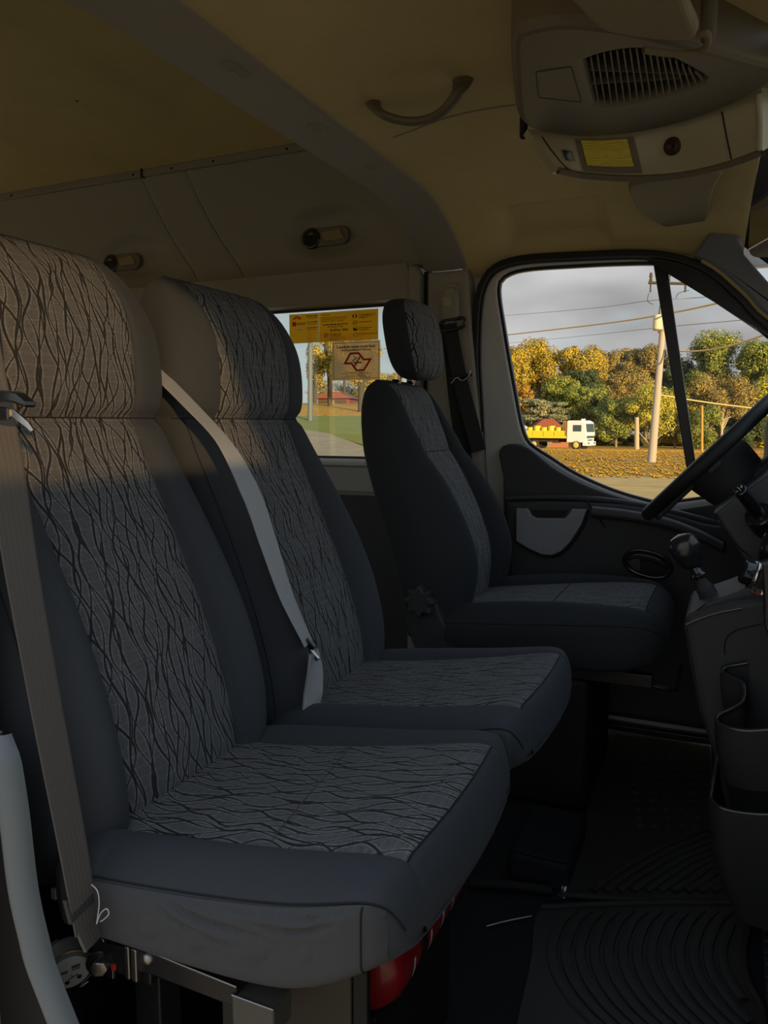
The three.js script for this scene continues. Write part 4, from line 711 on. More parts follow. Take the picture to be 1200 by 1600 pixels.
  part('switch_mark', sheet(sub(0.130, 0.150, 0.50, 0.56, 0.0055, 4, 3), 0.001), M.greyPlastic, lp);
  const k0 = face(0.60, 0.42); part('lamp_eyeball', lathe([[0, 0.012], [0.006, 0.011], [0.012, 0.006], [0.0165, 0]], [k0[0], k0[1] - 0.001, k0[2] + 0.003], [0, -0.4, 1], 28), M.brownGloss = mat(lin(0.07, 0.035, 0.02), 0.25), lp, 'small brown eyeball lamp');
  part('eyeball_pupil', lathe([[0, 0.004], [0.003, 0.003], [0.004, 0]], [k0[0] + 0.002, k0[1] - 0.004, k0[2] + 0.014], [0, -0.4, 1], 14), M.black, lp);
  part('panel_gap', tube([face(0.815, 0.05), face(0.825, 0.5), face(0.84, 0.95)].map(p => [p[0], p[1], p[2] + 0.002]), 0.0014, false, 16, 5), M.black, lp);
  part('end_frame', tube([face(0.985, 0.0), face(0.99, 0.5), face(0.985, 0.97)].map(p => [p[0], p[1], p[2] + 0.003]), 0.006, false, 16, 8), M.beigeGloss, lp);
  part('left_groove', tube([face(0.045, 0.1), face(0.05, 0.5), face(0.09, 0.92), face(0.2, 0.97)].map(p => [p[0], p[1], p[2] + 0.002]), 0.0012, false, 24, 5), M.black, lp);
  const sc = onY(818, 213, 1.515); part('screw_cap', lathe([[0, -0.006], [0.006, -0.004], [0.008, 0.0], [0.008, 0.08]], sc, [0, 1, 0], 14), M.black, c);
}
{
  const v = thing('sun_visor', 'tan sun visor folded up in front of the driver', 'sun visor', onY(1050, 320, 1.5));
  const y = 1.485, o = curve2([[985, 292], [1040, 280], [1124, 268], [1115, 300], [1098, 362], [1090, 371], [1070, 368], [1030, 352], [1000, 334], [988, 315]].map(q => { const p = onY(q[0], q[1], y); return [p[0], p[2]]; }), 60);
  part('flap', plateY(o, y, y + 0.022, 0.008), M.visor, v);
  const a = onY(1098, 364, y + 0.012); part('pivot', rod(a, [a[0] + 0.02, a[1] + 0.02, a[2] - 0.02], 0.006), M.black, v);
}
{
  const v = thing('sun_visor', 'dark tan sun visor hanging over the overhead console on the passenger side', 'sun visor', onY(990, 30, 1.46));
  const y = 1.462, o = curve2([[860, -40], [905, 18], [940, 50], [985, 60], [1040, 66], [1076, 66], [1091, 54], [1080, 28], [1040, -70], [940, -110]].map(q => { const p = onY(q[0], q[1], y); return [p[0], p[2]]; }), 60, true, 0.4);
  part('flap', plateY(o, y, y + 0.024, 0.009), M.visor, v);
  const p = [[1005, 78], [1050, 84], [1090, 82], [1105, 70], [1104, 52], [1088, 56]].map(q => onY(q[0], q[1], y + 0.012));
  part('pivot_arm', tube(p, 0.005, false, 50, 10), M.visor, v);
  const m = onY(1106, 62, y + 0.02); part('pivot_mount', lathe([[0, -0.004], [0.009, -0.002], [0.011, 0.01], [0.011, 0.06]], m, [0, 1, 0.1], 20), M.beige, v);
}
{
  const a = onX(1188, 345, 0.925), m = thing('rearview_mirror', 'grey backed rear-view mirror at the top of the windscreen', 'mirror', [0.94, 1.46, -0.35]);
  const c = onZ(1216, 344, -0.34);
  const g = new RoundedBoxGeometry(0.06, 0.12, 0.17, 4, 0.02); g.rotateY(0.35); g.translate(...c); part('housing', g, M.midPlastic, m);
  const g2 = new RoundedBoxGeometry(0.004, 0.088, 0.138, 4, 0.0018); g2.translate(-0.0292, 0, 0); g2.rotateY(0.35); g2.translate(...c); part('mirror_glass', g2, M.mirrorGlass = mat(lin(0.5, 0.52, 0.54), 0.08, { metalness: 1 }), m);
  part('stem', rod([c[0] + 0.0, c[1] + 0.02, c[2]], [c[0] - 0.01, c[1] + 0.09, c[2] - 0.01], 0.008), M.black, m);
}
{ // inspection sticker on the windscreen
  const s = thing('windscreen_sticker', 'white sticker with printed brown and grey bands on the windscreen', 'sticker', WS(0.1, -0.77));
  const t = print(256, 256, (g, w, h) => { g.fillStyle = '#c3cdd0'; g.fillRect(0, 0, w, h); g.fillStyle = '#6b5a44'; g.fillRect(14, 20, 228, 70); const R = rng(3); for (let i = 0; i < 160; i++) { g.fillStyle = i % 3 ? '#3d3226' : '#9a4030'; g.fillRect(14 + R() * 220, 22 + R() * 62, 5, 8); } g.fillStyle = '#7d8884'; g.fillRect(30, 128, 150, 62); for (let i = 0; i < 60; i++) { g.fillStyle = '#59625e'; g.fillRect(32 + R() * 140, 130 + R() * 54, 6, 6); } });
  const P = []; for (let i = 0; i <= 6; i++) { const row = []; for (let j = 0; j <= 6; j++) { const p = WS(0.035 + 0.22 * i / 6, -0.808 + 0.14 * j / 6); row.push([p[0] - 0.007, p[1] - 0.007, p[2]]); } P.push(row); }
  part('print', patch(P, gridNormals(P), 0, 6, 0, 6, (i, j) => [i / 6, j / 6]), mat(0xffffff, 0.6, { map: t, transmission: 0.7, thickness: 0 }), s);
}
for (const [u, v, lab] of [[508, 370, 'round black vent and amber lamp in the wall panel by the roof beam'], [190, 410, 'reading lamp pod partly hidden behind the outer passenger seat']]) {
  const p = onZ(u, v, -0.908), l = thing('reading_lamp', lab, 'reading lamp', p);
  const ring = plate(rr(p[0] - 0.098, p[0] + 0.092, p[1] - 0.030, p[1] + 0.030, 0.029, 8), p[2] - 0.012, p[2] + 0.004, 0.003); part('bezel', ring, M.pods, l);
  part('air_vent', lathe([[0, 0.004], [0.015, 0.004], [0.017, 0.0075], [0.031, 0.0075], [0.035, 0.003], [0.035, 0]], [p[0] - 0.052, p[1] - 0.002, p[2] + 0.002], [0, 0, 1], 32), M.gloss, l);
  part('vent_vane', box(p[0] - 0.078, p[0] - 0.026, p[1] - 0.004, p[1], p[2] + 0.006, p[2] + 0.011, 0.001), M.black, l);
  part('lens', plate([[p[0] - 0.012, p[1] + 0.014], [p[0] + 0.060, p[1] + 0.020], [p[0] + 0.076, p[1] - 0.012], [p[0] + 0.004, p[1] - 0.016]], p[2] + 0.002, p[2] + 0.010, 0.002), M.amber = M.amber || mat(lin(0.36, 0.26, 0.13), 0.35), l, 'amber lamp lens');
}
// ───────────────────────────── stickers on the rear side window ─────────────────────────────
{
  const z = -0.9415, q = [[452, 488], [592, 476], [592, 530], [462, 534]], x0 = onZ(452, 490, z)[0], x1 = onZ(591, 480, z)[0], y1 = 1.333, y0 = onZ(540, 533, z)[1];
  const s = thing('window_sticker', 'wide yellow notice sticker with small print on the rear window', 'sticker', [(x0 + x1) / 2, y0, z]);
  const t = print(1024, 416, (g, w, h) => {
    g.fillStyle = '#d9cba6'; g.fillRect(0, 0, w, h); g.fillStyle = '#e2bd00'; g.fillRect(8, 10, 336, 394); g.fillRect(362, 10, 654, 394);
    g.strokeStyle = '#d9c07a'; g.lineWidth = 5; for (const y of [98, 186, 250, 326]) { g.beginPath(); g.moveTo(8, y); g.lineTo(344, y); g.stroke(); }
    g.strokeStyle = '#a5401c'; g.lineWidth = 14; g.beginPath(); g.arc(92, 80, 40, Math.PI, 2 * Math.PI); g.stroke(); g.lineWidth = 10; g.strokeStyle = '#d9702a'; g.beginPath(); g.arc(92, 80, 24, Math.PI, 2 * Math.PI); g.stroke();
    g.fillStyle = '#c22a14'; g.fillRect(36, 112, 46, 58); g.fillStyle = '#3a2f10'; g.font = 'bold 38px sans-serif'; g.fillText('ARTESP', 92, 155, 100);
    g.fillStyle = '#c9bfae'; g.fillRect(96, 206, 60, 26); scribble(g, 100, 224, 50, 14, '#5b5340', 5);
    for (const [y, k] of [[40, 1], [64, 2], [126, 3], [152, 4], [206, 5], [232, 6]]) scribble(g, 206 + (k % 2 ? 0 : 14), y, k % 2 ? 130 : 104, k % 2 ? 16 : 10, '#3a2f10', 10 + k);
    scribble(g, 392, 40, 80, 11, '#3a2f10', 31); scribble(g, 380, 82, 300, 11, '#5a3a10', 32); scribble(g, 380, 106, 300, 12, '#b8480e', 33); scribble(g, 384, 130, 250, 11, '#5a3a10', 34);
    scribble(g, 396, 180, 290, 20, '#2a210a', 35); scribble(g, 450, 212, 180, 14, '#4a3a10', 36);
    g.fillStyle = '#2a210a'; g.font = 'bold 46px sans-serif'; g.fillText('Prefixo 1985', 480, 272, 210);
    scribble(g, 480, 312, 130, 15, '#2a210a', 37); scribble(g, 480, 338, 120, 14, '#2a210a', 38); scribble(g, 470, 368, 190, 8, '#6a5310', 39); scribble(g, 470, 386, 110, 8, '#6a5310', 40);
    const ic = (x, y) => { g.fillStyle = '#e0b42a'; g.beginPath(); g.arc(x, y, 27, 0, 7); g.fill(); g.strokeStyle = '#4a3a10'; g.lineWidth = 4; g.stroke(); };
    ic(432, 322); g.fillStyle = '#2a210a'; g.save(); g.translate(432, 322); g.rotate(-0.9); g.fillRect(-22, -4, 44, 8); g.restore();
    ic(764, 80); g.fillStyle = '#2a210a'; g.fillRect(744, 62, 10, 36); g.fillRect(774, 62, 10, 36);
    ic(768, 168); g.strokeStyle = '#2a210a'; g.lineWidth = 7; g.beginPath(); g.moveTo(748, 184); g.lineTo(790, 150); g.stroke();
    ic(772, 252); g.fillStyle = '#2a210a'; g.beginPath(); g.arc(772, 252, 24, 0.2, 3.6); g.fill();
    ic(776, 334); g.fillRect(768, 312, 12, 42);
    for (const [y, wd, k] of [[66, 180, 1], [88, 150, 2], [110, 90, 3], [166, 150, 4], [244, 150, 5], [268, 110, 6], [330, 200, 7]]) scribble(g, 812, y, wd, 13, '#3a2f10', 50 + k);
  });
  const g = box(x0, x1, y0, y1, z - 0.0005, z + 0.0005, 0); const uv = g.attributes.uv, p = g.attributes.position; for (let i = 0; i < p.count; i++) uv.setXY(i, (p.getX(i) - x0) / (x1 - x0), (p.getY(i) - y0) / (y1 - y0));
  part('print', g, M.stickerY = mat(0xffffff, 0.6, { map: t, transmission: 0.85, thickness: 0 }), s);
  // no-smoking sticker below it
  const a0 = onZ(519, 560, z)[0], a1 = onZ(594, 560, z)[0], b1 = y0 - 0.001, b0 = onZ(556, 594, z)[1], s2 = thing('window_sticker', 'pale no-smoking sticker with a red outline emblem under the yellow notice', 'sticker', [(a0 + a1) / 2, b0, z]);
  const t2 = print(768, 640, (k, w, h) => {
    k.fillStyle = '#f4e2bd'; k.fillRect(0, 0, w, h); k.strokeStyle = '#4a3428'; k.lineWidth = 5; k.strokeRect(22, 26, w - 44, h - 56);
    k.fillStyle = '#3a2420'; k.textAlign = 'center'; k.font = 'bold 58px sans-serif'; k.fillText('É proibido fumar neste local', w / 2, 112, 620); k.font = 'bold 40px sans-serif'; k.fillText('Smoking prohibited in this area', w / 2, 158, 480);
    k.strokeStyle = '#b40d1c'; k.lineWidth = 30; k.lineJoin = 'miter'; k.beginPath(); const pt = [[208, 362], [300, 200], [428, 200], [510, 306], [616, 306], [512, 478], [392, 478], [314, 362]]; pt.forEach((q, i) => i ? k.lineTo(...q) : k.moveTo(...q)); k.closePath(); k.stroke();
    k.fillStyle = '#1a1410'; k.fillRect(346, 344, 130, 20); k.lineWidth = 24; k.beginPath(); k.moveTo(452, 260); k.lineTo(352, 430); k.stroke();
    k.strokeStyle = '#1a1410'; k.lineWidth = 7; k.beginPath(); k.moveTo(336, 340); k.bezierCurveTo(300, 310, 400, 300, 372, 262); k.bezierCurveTo(364, 250, 352, 250, 356, 240); k.stroke(); k.beginPath(); k.moveTo(352, 336); k.bezierCurveTo(330, 312, 420, 300, 396, 256); k.stroke();
    scribble(k, 200, 512, 380, 9, '#4a3a2c', 71); scribble(k, 140, 534, 500, 9, '#4a3a2c', 72); scribble(k, 220, 562, 330, 9, '#4a3a2c', 73); scribble(k, 150, 584, 470, 9, '#4a3a2c', 74);
  });
  const g3 = box(a0, a1, b0, b1, z - 0.0005, z + 0.0005, 0); { const uv = g3.attributes.uv, p = g3.attributes.position; for (let i = 0; i < p.count; i++) uv.setXY(i, (p.getX(i) - a0) / (a1 - a0), (p.getY(i) - b0) / (b1 - b0)); }
  part('print', g3, mat(0xffffff, 0.6, { map: t2, transmission: 0.8, thickness: 0 }), s2);
}
// ───────────────────────────── dashboard side ─────────────────────────────
{
  const d = thing('dashboard', 'dark grey dashboard with column shroud and instrument hood', 'dashboard', [1.2, 0, -0.2]);
  const prof = [[1.06, 0.30], [1.03, 0.44], [1.01, 0.60], [1.0, 0.74], [1.02, 0.80], [1.10, 0.84], [1.46, 0.86], [1.49, 0.86], [1.49, 0.05], [1.10, 0.05]];
  part('body', plate(prof, -0.845, 0.84, 0.012), M.midPlastic, d);
  part('instrument_hood', plate(curve2([[0.985, 0.80], [0.955, 0.90], [0.965, 0.985], [1.0, 1.025], [1.08, 1.01], [1.25, 0.93], [1.3, 0.86], [1.2, 0.80]], 40), -0.72, -0.30, 0.02), M.darkPlastic, d, 'black instrument hood');
  part('lower_panel', plate(xy([[1116, 802], [1150, 776], [1205, 738], [1240, 740], [1240, 930], [1200, 905], [1160, 872]], -0.28), -0.78, -0.28, 0.008), M.midPlastic, d);
  part('panel_joint', tube([[1118, 812], [1150, 850], [1175, 872]].map(q => onZ(q[0], q[1], -0.279)), 0.0015, false, 20, 5), M.black, d);
  const v = onX(1190, 880, 0.945); const vn = part('side_vent', lathe([[0.018, 0.0], [0.030, -0.004], [0.040, 0.0], [0.044, 0.010], [0.044, 0.03]], [0.95, 0.70, -0.22], [1, -0.1, 0.25], 36), M.gloss, d, 'round black air vent');
}
{ // steering column, wheel and stalk
  const zc = -0.505, phi = Math.atan2(0.28, 0.262), t = [Math.cos(phi), Math.sin(phi)], nrm = [-Math.sin(phi), Math.cos(phi)];
  const R = 0.195, b = onZ(1012, 803, zc), ctr = [b[0] + t[0] * R, b[1] + t[1] * R, zc];
  const w = thing('steering_wheel', 'black leather steering wheel seen edge on', 'steering wheel', ctr);
  const put = g => { const m = new THREE.Matrix4().makeBasis(new THREE.Vector3(t[0], t[1], 0), new THREE.Vector3(0, 0, -1), new THREE.Vector3(nrm[0], nrm[1], 0)); m.setPosition(...ctr); return g.applyMatrix4(m); };
  part('rim', put(new THREE.TorusGeometry(R - 0.004, 0.0165, 20, 90)), M.leather = mat(lin(0.014, 0.014, 0.015), 0.42, { bumpMap: grain, bumpScale: 0.0003 }), w);
  const hub = new THREE.LatheGeometry([[0, 0.005], [0.05, 0.003], [0.075, -0.008], [0.082, -0.03], [0.075, -0.08], [0.06, -0.13], [0, -0.14]].map(q => new THREE.Vector2(q[0], q[1])), 40); hub.rotateX(Math.PI / 2); part('hub', put(hub), M.darkPlastic, w);
  for (const a of [-90, 90, 200]) { const g = new RoundedBoxGeometry(0.16, 0.035, 0.02, 3, 0.008); g.translate(0.11, 0, -0.018); g.rotateZ(a * Math.PI / 180); part('spoke', put(g), M.darkPlastic, w); }
  const c = thing('steering_column', 'black steering column shroud with a wiper stalk', 'steering column', [1.0, 0.7, zc]);
  const sh = plate([[0.885, 0.80], [0.965, 0.885], [1.05, 0.90], [1.05, 0.66], [0.95, 0.68], [0.885, 0.72]].map(p => p), zc - 0.06, zc + 0.06, 0.02); part('shroud', sh, M.darkPlastic, c);
  const s0 = onZ(1156, 766, -0.205), s1 = onZ(1184, 802, -0.262);
  const st = part('stalk', rod(s1, s0, 0.014, 0.013, 24), M.gloss, c); part('stalk_cap', lathe([[0, 0.004], [0.010, 0.003], [0.013, 0]], s0, [s0[0] - s1[0], s0[1] - s1[1], s0[2] - s1[2]], 24), M.gloss, c);
  const sd = V(s0).sub(V(s1)).normalize(), e1 = new THREE.Vector3(1, 0.5, 0).addScaledVector(sd, -sd.dot(new THREE.Vector3(1, 0.5, 0))).normalize(), e2 = new THREE.Vector3().crossVectors(sd, e1);
  const mk = (x, y) => { const p = V(s0).addScaledVector(sd, 0.0045).addScaledVector(e1, x).addScaledVector(e2, y); return [p.x, p.y, p.z]; };
  part('stalk_mark', [tube([mk(-0.008, -0.003), mk(-0.003, -0.004)], 0.0008, false, 8, 5), tube([mk(-0.001, 0.006), mk(0.002, -0.006)], 0.0008, false, 8, 5), tube([mk(0.004, 0.002), mk(0.008, 0.003)], 0.0008, false, 8, 5), tube([mk(0.006, 0.005), mk(0.006, -0.001)], 0.0008, false, 8, 5)], M.whitePrint, c, 'white printed wiper symbols');
  part('stalk_collar', lathe([[0, 0.0], [0.026, 0.0], [0.030, -0.01], [0.032, -0.05]], s1, [s0[0] - s1[0], s0[1] - s1[1], s0[2] - s1[2]], 28), M.gloss, c);
}
{ // gear lever on its console
  const z = -0.15, g = thing('gear_console', 'black gear lever console jutting from the dashboard', 'console', [0.9, 0, z]);
  const pr = curve2([[1068, 978], [1074, 962], [1100, 952], [1150, 938], [1200, 930]].map(q => onZ(q[0], q[1], -0.06).slice(0, 2)), 20, false), pb = [[1.02, 0.60], [1.02, 0.12], [0.93, 0.12]].concat([[1118, 1190], [1092, 1110], [1078, 1040]].map(q => onZ(q[0], q[1], -0.06).slice(0, 2)));
  part('housing', plate([...pr, ...pb], -0.30, -0.05, 0.016), M.darkPlastic, g);
  const tp = [[1075, 968], [1078, 955], [1102, 942], [1150, 925], [1165, 918], [1195, 918], [1195, 935], [1120, 952]].map(q => onZ(q[0], q[1], -0.08).slice(0, 2));
  part('gaiter_plate', plate(tp, -0.24, -0.075, 0.004), M.midPlastic, g);
  part('chrome_edge', tube([[1072, 976], [1090, 968], [1120, 958], [1160, 950]].map(q => onZ(q[0], q[1], -0.046)), 0.0022, false, 30, 6), M.satin = mat(lin(0.16, 0.155, 0.15), 0.3, { metalness: 0.6 }), g);
  part('gaiter_edge', tube([[1073, 965], [1076, 958], [1086, 953], [1100, 942]].map(q => onZ(q[0], q[1], -0.07)), 0.0025, false, 24, 6), M.satin, g);
  part('panel_joint', tube([[1132, 1022], [1134, 1000], [1150, 985], [1190, 975]].map(q => onZ(q[0], q[1], -0.0490)), 0.0012, false, 30, 5), M.black, g);
  const l = thing('gear_lever', 'black gear lever with a rounded glossy knob', 'gear lever', onZ(1112, 938, z));
  const a = onZ(1112, 940, z), k = onZ(1082, 880, z), ax = V(k).sub(V(a)), L = ax.length();
  part('stem', rod(a, k, 0.0095, 0.008, 20), M.gloss, l);
  part('boot', lathe([[0.021, -0.01], [0.0195, 0.012], [0.017, 0.024], [0.0185, 0.028], [0.0165, 0.032], [0.012, 0.040], [0.009, 0.05]], a, ax.toArray(), 28), M.darkPlastic, l);
  part('collar', lathe([[0.010, 0.052], [0.0175, 0.056], [0.0175, 0.059], [0.012, 0.064], [0.011, 0.075]], a, ax.toArray(), 28), M.gloss, l);
  { const P = [], n = 30; const up = ax.clone().normalize(), e1 = new THREE.Vector3(1, 0, 0.25).addScaledVector(up, -up.dot(new THREE.Vector3(1, 0, 0.25))).normalize(), e2 = new THREE.Vector3().crossVectors(up, e1), H = 0.072, rp = interp([[0, 0.012], [0.06, 0.0185], [0.2, 0.0235], [0.45, 0.0300], [0.68, 0.0305], [0.85, 0.0250], [0.95, 0.0150], [1, 0.0004]]);
    for (let i = 0; i <= n; i++) { const t = i / n, row = []; for (let j = 0; j < 40; j++) { const q = j / 40 * 6.283, r = rp(t) * (1 + 0.07 * Math.cos(3 * q + 0.6)); const p = V(k).addScaledVector(up, (t - 0.12) * H).addScaledVector(e1, r * Math.cos(q)).addScaledVector(e2, r * 0.92 * Math.sin(q)); row.push([p.x, p.y, p.z]); } P.push(row); }
    let N = gridNormals(P, true); const c0 = V(k), s = N[10][0].dot(V(P[10][0]).sub(c0)) < 0 ? -1 : 1; if (s < 0) N = gridNormals(P, true, -1); part('knob', patch(P, N, 0, n, 0, 40, null, s), M.knob = mat(lin(0.02, 0.021, 0.024), 0.22, { clearcoat: 0.5, clearcoatRoughness: 0.15 }), l); }
}
{ // heater dials, seen from the side
  for (const [u, v, y, lab, red] of [[1190, 925, 0, 'lower chrome ringed heater dial with a red mark', 1], [1181, 899, 0, 'upper chrome ringed heater dial', 0]]) {
    const p = onZ(u, v, -0.10), k = thing('heater_dial', lab, 'dial', p), ax = [-1, 0.30, 0.15];
    part('base_ring', lathe([[0, -0.03], [0.030, -0.03], [0.031, -0.004], [0.028, 0]], p, ax, 36), M.darkPlastic, k);
    part('chrome_ring', lathe([[0.0275, 0.0], [0.0285, 0.003], [0.0275, 0.007], [0.024, 0.008]], p, ax, 36), M.chrome, k);
    part('grip', lathe([[0.024, 0.004], [0.023, 0.022], [0.021, 0.025], [0, 0.025]], p, ax, 36), M.gloss, k);
    if (red) part('red_mark', lathe([[0.0242, 0.009], [0.0238, 0.014]], p, ax, 36), M.redDot, k, 'red band');
  }
  const b = thing('control_panel', 'black centre panel edge beside the heater dials', 'panel', [0.96, 0.5, -0.05]);
  part('panel', plate([[1190, 880], [1212, 870], [1230, 1020], [1203, 1000], [1194, 975]].map(q => onZ(q[0], q[1], -0.03).slice(0, 2)), -0.06, -0.02, 0.004), M.gloss, b);
}
{ // two-tier storage tray below the dashboard
  const t = thing('storage_tray', 'black two-tier storage tray with shiny rounded rims', 'tray', [0.95, 0.05, 0.0]);
  const y1 = 0.405, y2 = 0.262;
  const rimU = [[1168, 1036, -0.044], [1145, 1040, -0.042], [1132, 1044, -0.038], [1129, 1050, -0.032], [1139, 1057, -0.022], [1157, 1065, -0.008], [1164, 1076, 0.004], [1161, 1095, 0.020], [1144, 1107, 0.030], [1126, 1116, 0.040], [1120, 1124, 0.050], [1126, 1133, 0.065], [1145, 1139, 0.075], [1171, 1142, 0.080], [1215, 1139, 0.082]].map(q => onZ(...q));
  const rimL = [[1124, 1160, -0.02], [1119, 1195, 0.02], [1113, 1232, 0.055], [1112, 1248, 0.07], [1124, 1261, 0.085], [1148, 1268, 0.09], [1180, 1272, 0.095], [1215, 1273, 0.097]].map(q => onZ(...q));
  const wall = (rim, h, shrink) => { const c = new THREE.CatmullRomCurve3(rim.map(V)).getSpacedPoints(60), P = []; for (let i = 0; i <= 10; i++) { const t = i / 10, row = []; c.forEach(p => row.push([p.x + shrink * t * t, p.y - h * t, p.z - shrink * 0.4 * t * t])); P.push(row); } return sheet(P, 0.004); };
  const up = part('upper_pocket', wall(rimU, 0.105, 0.02), M.tray = mat(lin(0.030, 0.030, 0.031), 0.55, { bumpMap: grain, bumpScale: 0.0005 }), t);
  part('upper_rim', tube(rimU, 0.0042, false, 120, 8), M.rim = mat(lin(0.030, 0.030, 0.031), 0.22, { clearcoat: 1, clearcoatRoughness: 0.15 }), t, 'glossy black rim');
  const fl = (rim, y) => plateY([...curve2(rim.map(p => [p[0], p[2]]), 60, false), [1.02, rim[rim.length - 1][2]], [1.02, rim[0][2]]], y, y + 0.004);
  part('upper_floor', fl(rimU, rimU[14][1] - 0.06), M.black, t);
  part('lower_pocket', wall(rimL, 0.21, 0.05), M.tray, t);
  part('lower_rim', tube(rimL, 0.0038, false, 120, 8), M.rim, t, 'glossy black rim');
  part('lower_floor', fl(rimL, rimL[7][1] - 0.07), M.black, t);
}
// ───────────────────────────── on the floor ─────────────────────────────
const floorXZ = (u, v, y = 0) => { const p = onY(u, v, y); return [p[0], p[2]]; };
function ribbedMat(label, outline, ribs, edgeLine) {
  const c = outline.reduce((s, p) => [s[0] + p[0] / outline.length, s[1] + p[1] / outline.length], [0, 0]), m = thing('floor_mat', label, 'floor mat', [c[0], 0, c[1]]);
  part('sheet', plateY(outline, 0.0, 0.006, 0.002), M.matRubber, m);
  for (const r of ribs) { const cv = curve2(r, 26, false), P = []; for (let i = 0; i <= 26; i++) { const a = cv[Math.max(0, i - 1)], b = cv[Math.min(26, i + 1)], l = Math.hypot(b[0] - a[0], b[1] - a[1]) || 1, nx = (b[1] - a[1]) / l, nz = -(b[0] - a[0]) / l, hw = 0.0088; P.push([[-1, 0], [-0.92, 0.8], [-0.8, 1], [0, 1.05], [0.8, 1], [0.92, 0.8], [1, 0]].map(([q, h]) => [cv[i][0] + nx * hw * q, 0.0055 + 0.0055 * h, cv[i][1] + nz * hw * q])); } let N = gridNormals(P); const s = N[13][3].y < 0 ? -1 : 1; if (s < 0) N = gridNormals(P, false, -1); part('rib', patch(P, N, 0, 26, 0, 6, (i, j, p) => [p[0], p[2]], s), M.matRubber, m); }
  part('raised_edge', tube(edgeLine.map(p => [p[0], 0.008, p[1]]), 0.006, false, 80, 8), M.matRubber, m);
  return m;
}
{
  const o1 = curve2([[845, 1424], [1000, 1417], [1158, 1421], [1164, 1500], [1172, 1545], [1190, 1575], [1196, 1600], [1180, 1640], [1000, 1680], [790, 1690], [808, 1600], [830, 1500]].map(q => floorXZ(...q)), 80, true, 0.25);
  const ribs = []; for (let k = 0; k < 13; k++) { const x = 890 + k * 22.2; ribs.push([[x + 6, 1428], [x - 14, 1448], [x - 28, 1490], [x - 20, 1530], [x + 6, 1570], [x + 40, 1605], [x + 80, 1640]].filter(q => q[0] < 1155 || q[1] > 1500).map(q => floorXZ(...q)).filter(p => p[0] < 0.972)); }
  ribbedMat('black rubber floor mat with curved ribs at the passenger feet', o1, ribs.filter(r => r.length > 2), [[845, 1424], [1000, 1417], [1155, 1421], [1161, 1500], [1170, 1545], [1186, 1572], [1192, 1600], [1180, 1625], [1100, 1640]].map(q => floorXZ(...q)));
  const o2 = [[882, 1402], [1000, 1412], [1190, 1416], [1186, 1400], [1150, 1365], [1128, 1330], [1118, 1290], [1110, 1166], [960, 1150], [930, 1200], [905, 1330]].map(q => floorXZ(...q));
  const r2 = []; for (let k = 0; k < 12; k++) { const x = 925 + k * 21; const e = [1100 + k * 6.5, 1300 + k * 8.4]; r2.push([[x, 1398], [x + 28, 1374 + k * 1.0], [(x + 30 + e[0]) / 2, (1374 + e[1]) / 2 - 6 + k * 0.5], e].map(q => floorXZ(...q))); }
  const m2 = ribbedMat('black rubber floor mat with fanned ribs in the middle of the cab', o2, r2, [[882, 1404], [1000, 1413], [1100, 1416], [1186, 1412]].map(q => floorXZ(...q)));
  // studs on the driver's side of it
  const R = rng(21); for (let i = 0; i < 9; i++) for (let j = 0; j < 6; j++) { const p = floorXZ(985 + j * 22 + i * 2, 1190 + i * 13); part('stud', lathe([[0, 0.004], [0.006, 0.003], [0.008, 0]], [p[0], 0.006, p[1]], [0, 1, 0], 10), M.matRubber, m2); }
}
{ // ribbed tread beside the mat
  const s = thing('step_tread', 'ribbed black plastic tread strip beside the passenger mat', 'tread', [1.02, 0, 0.1]);
  part('base', box(0.975, 1.10, 0.0, 0.004, -0.10, 0.45, 0.002), M.darkPlastic, s);
  for (let k = 0; k < 15; k++) part('bar', box(0.976, 1.098, 0.003, 0.010, -0.085 + k * 0.034, -0.085 + k * 0.034 + 0.022, 0.003), M.darkPlastic, s);
}
{ // red extinguisher lying under the seat
  const e = thing('fire_extinguisher', 'red fire extinguisher with white lettering lying under the outer seat', 'extinguisher', [0.455, 0.0, 0.5]);
  const ax = 0.478, ay = 0.262, r = 0.062;
  const cy = part('cylinder', lathe([[0, 0], [0.03, 0.002], [0.055, 0.012], [r, 0.03], [r, 0.43], [0.05, 0.46], [0.02, 0.475], [0, 0.476]], [ax, ay, 0.685], [0, 0, -1], 48), M.red, e, 'red painted cylinder');
  part('strap', lathe([[r + 0.001, 0], [r + 0.003, 0.002], [r + 0.003, 0.016], [r + 0.001, 0.018]], [ax, ay, 0.605], [0, 0, -1], 48), M.black, e);
  const letters = [[0.630, 0.006, 0.9], [0.570, 0.006, 0.9], [0.556, 0.003, 0.5], [0.546, 0.003, 0.5], [0.522, 0.006, 0.9], [0.508, 0.003, 0.5], [0.480, 0.006, 0.9], [0.465, 0.003, 0.5]];
  for (const [z, w, len] of letters) { const a0 = -0.45, g = new THREE.CylinderGeometry(r + 0.0006, r + 0.0006, w, 16, 1, true, 0.75, len); g.rotateX(Math.PI / 2); g.translate(ax, ay, z); part('lettering', g, M.whitePrint, cy); }
  part('cradle', box(ax - 0.03, ax + 0.03, 0.0, ay - 0.055, 0.40, 0.68, 0.004), M.black, e);
}
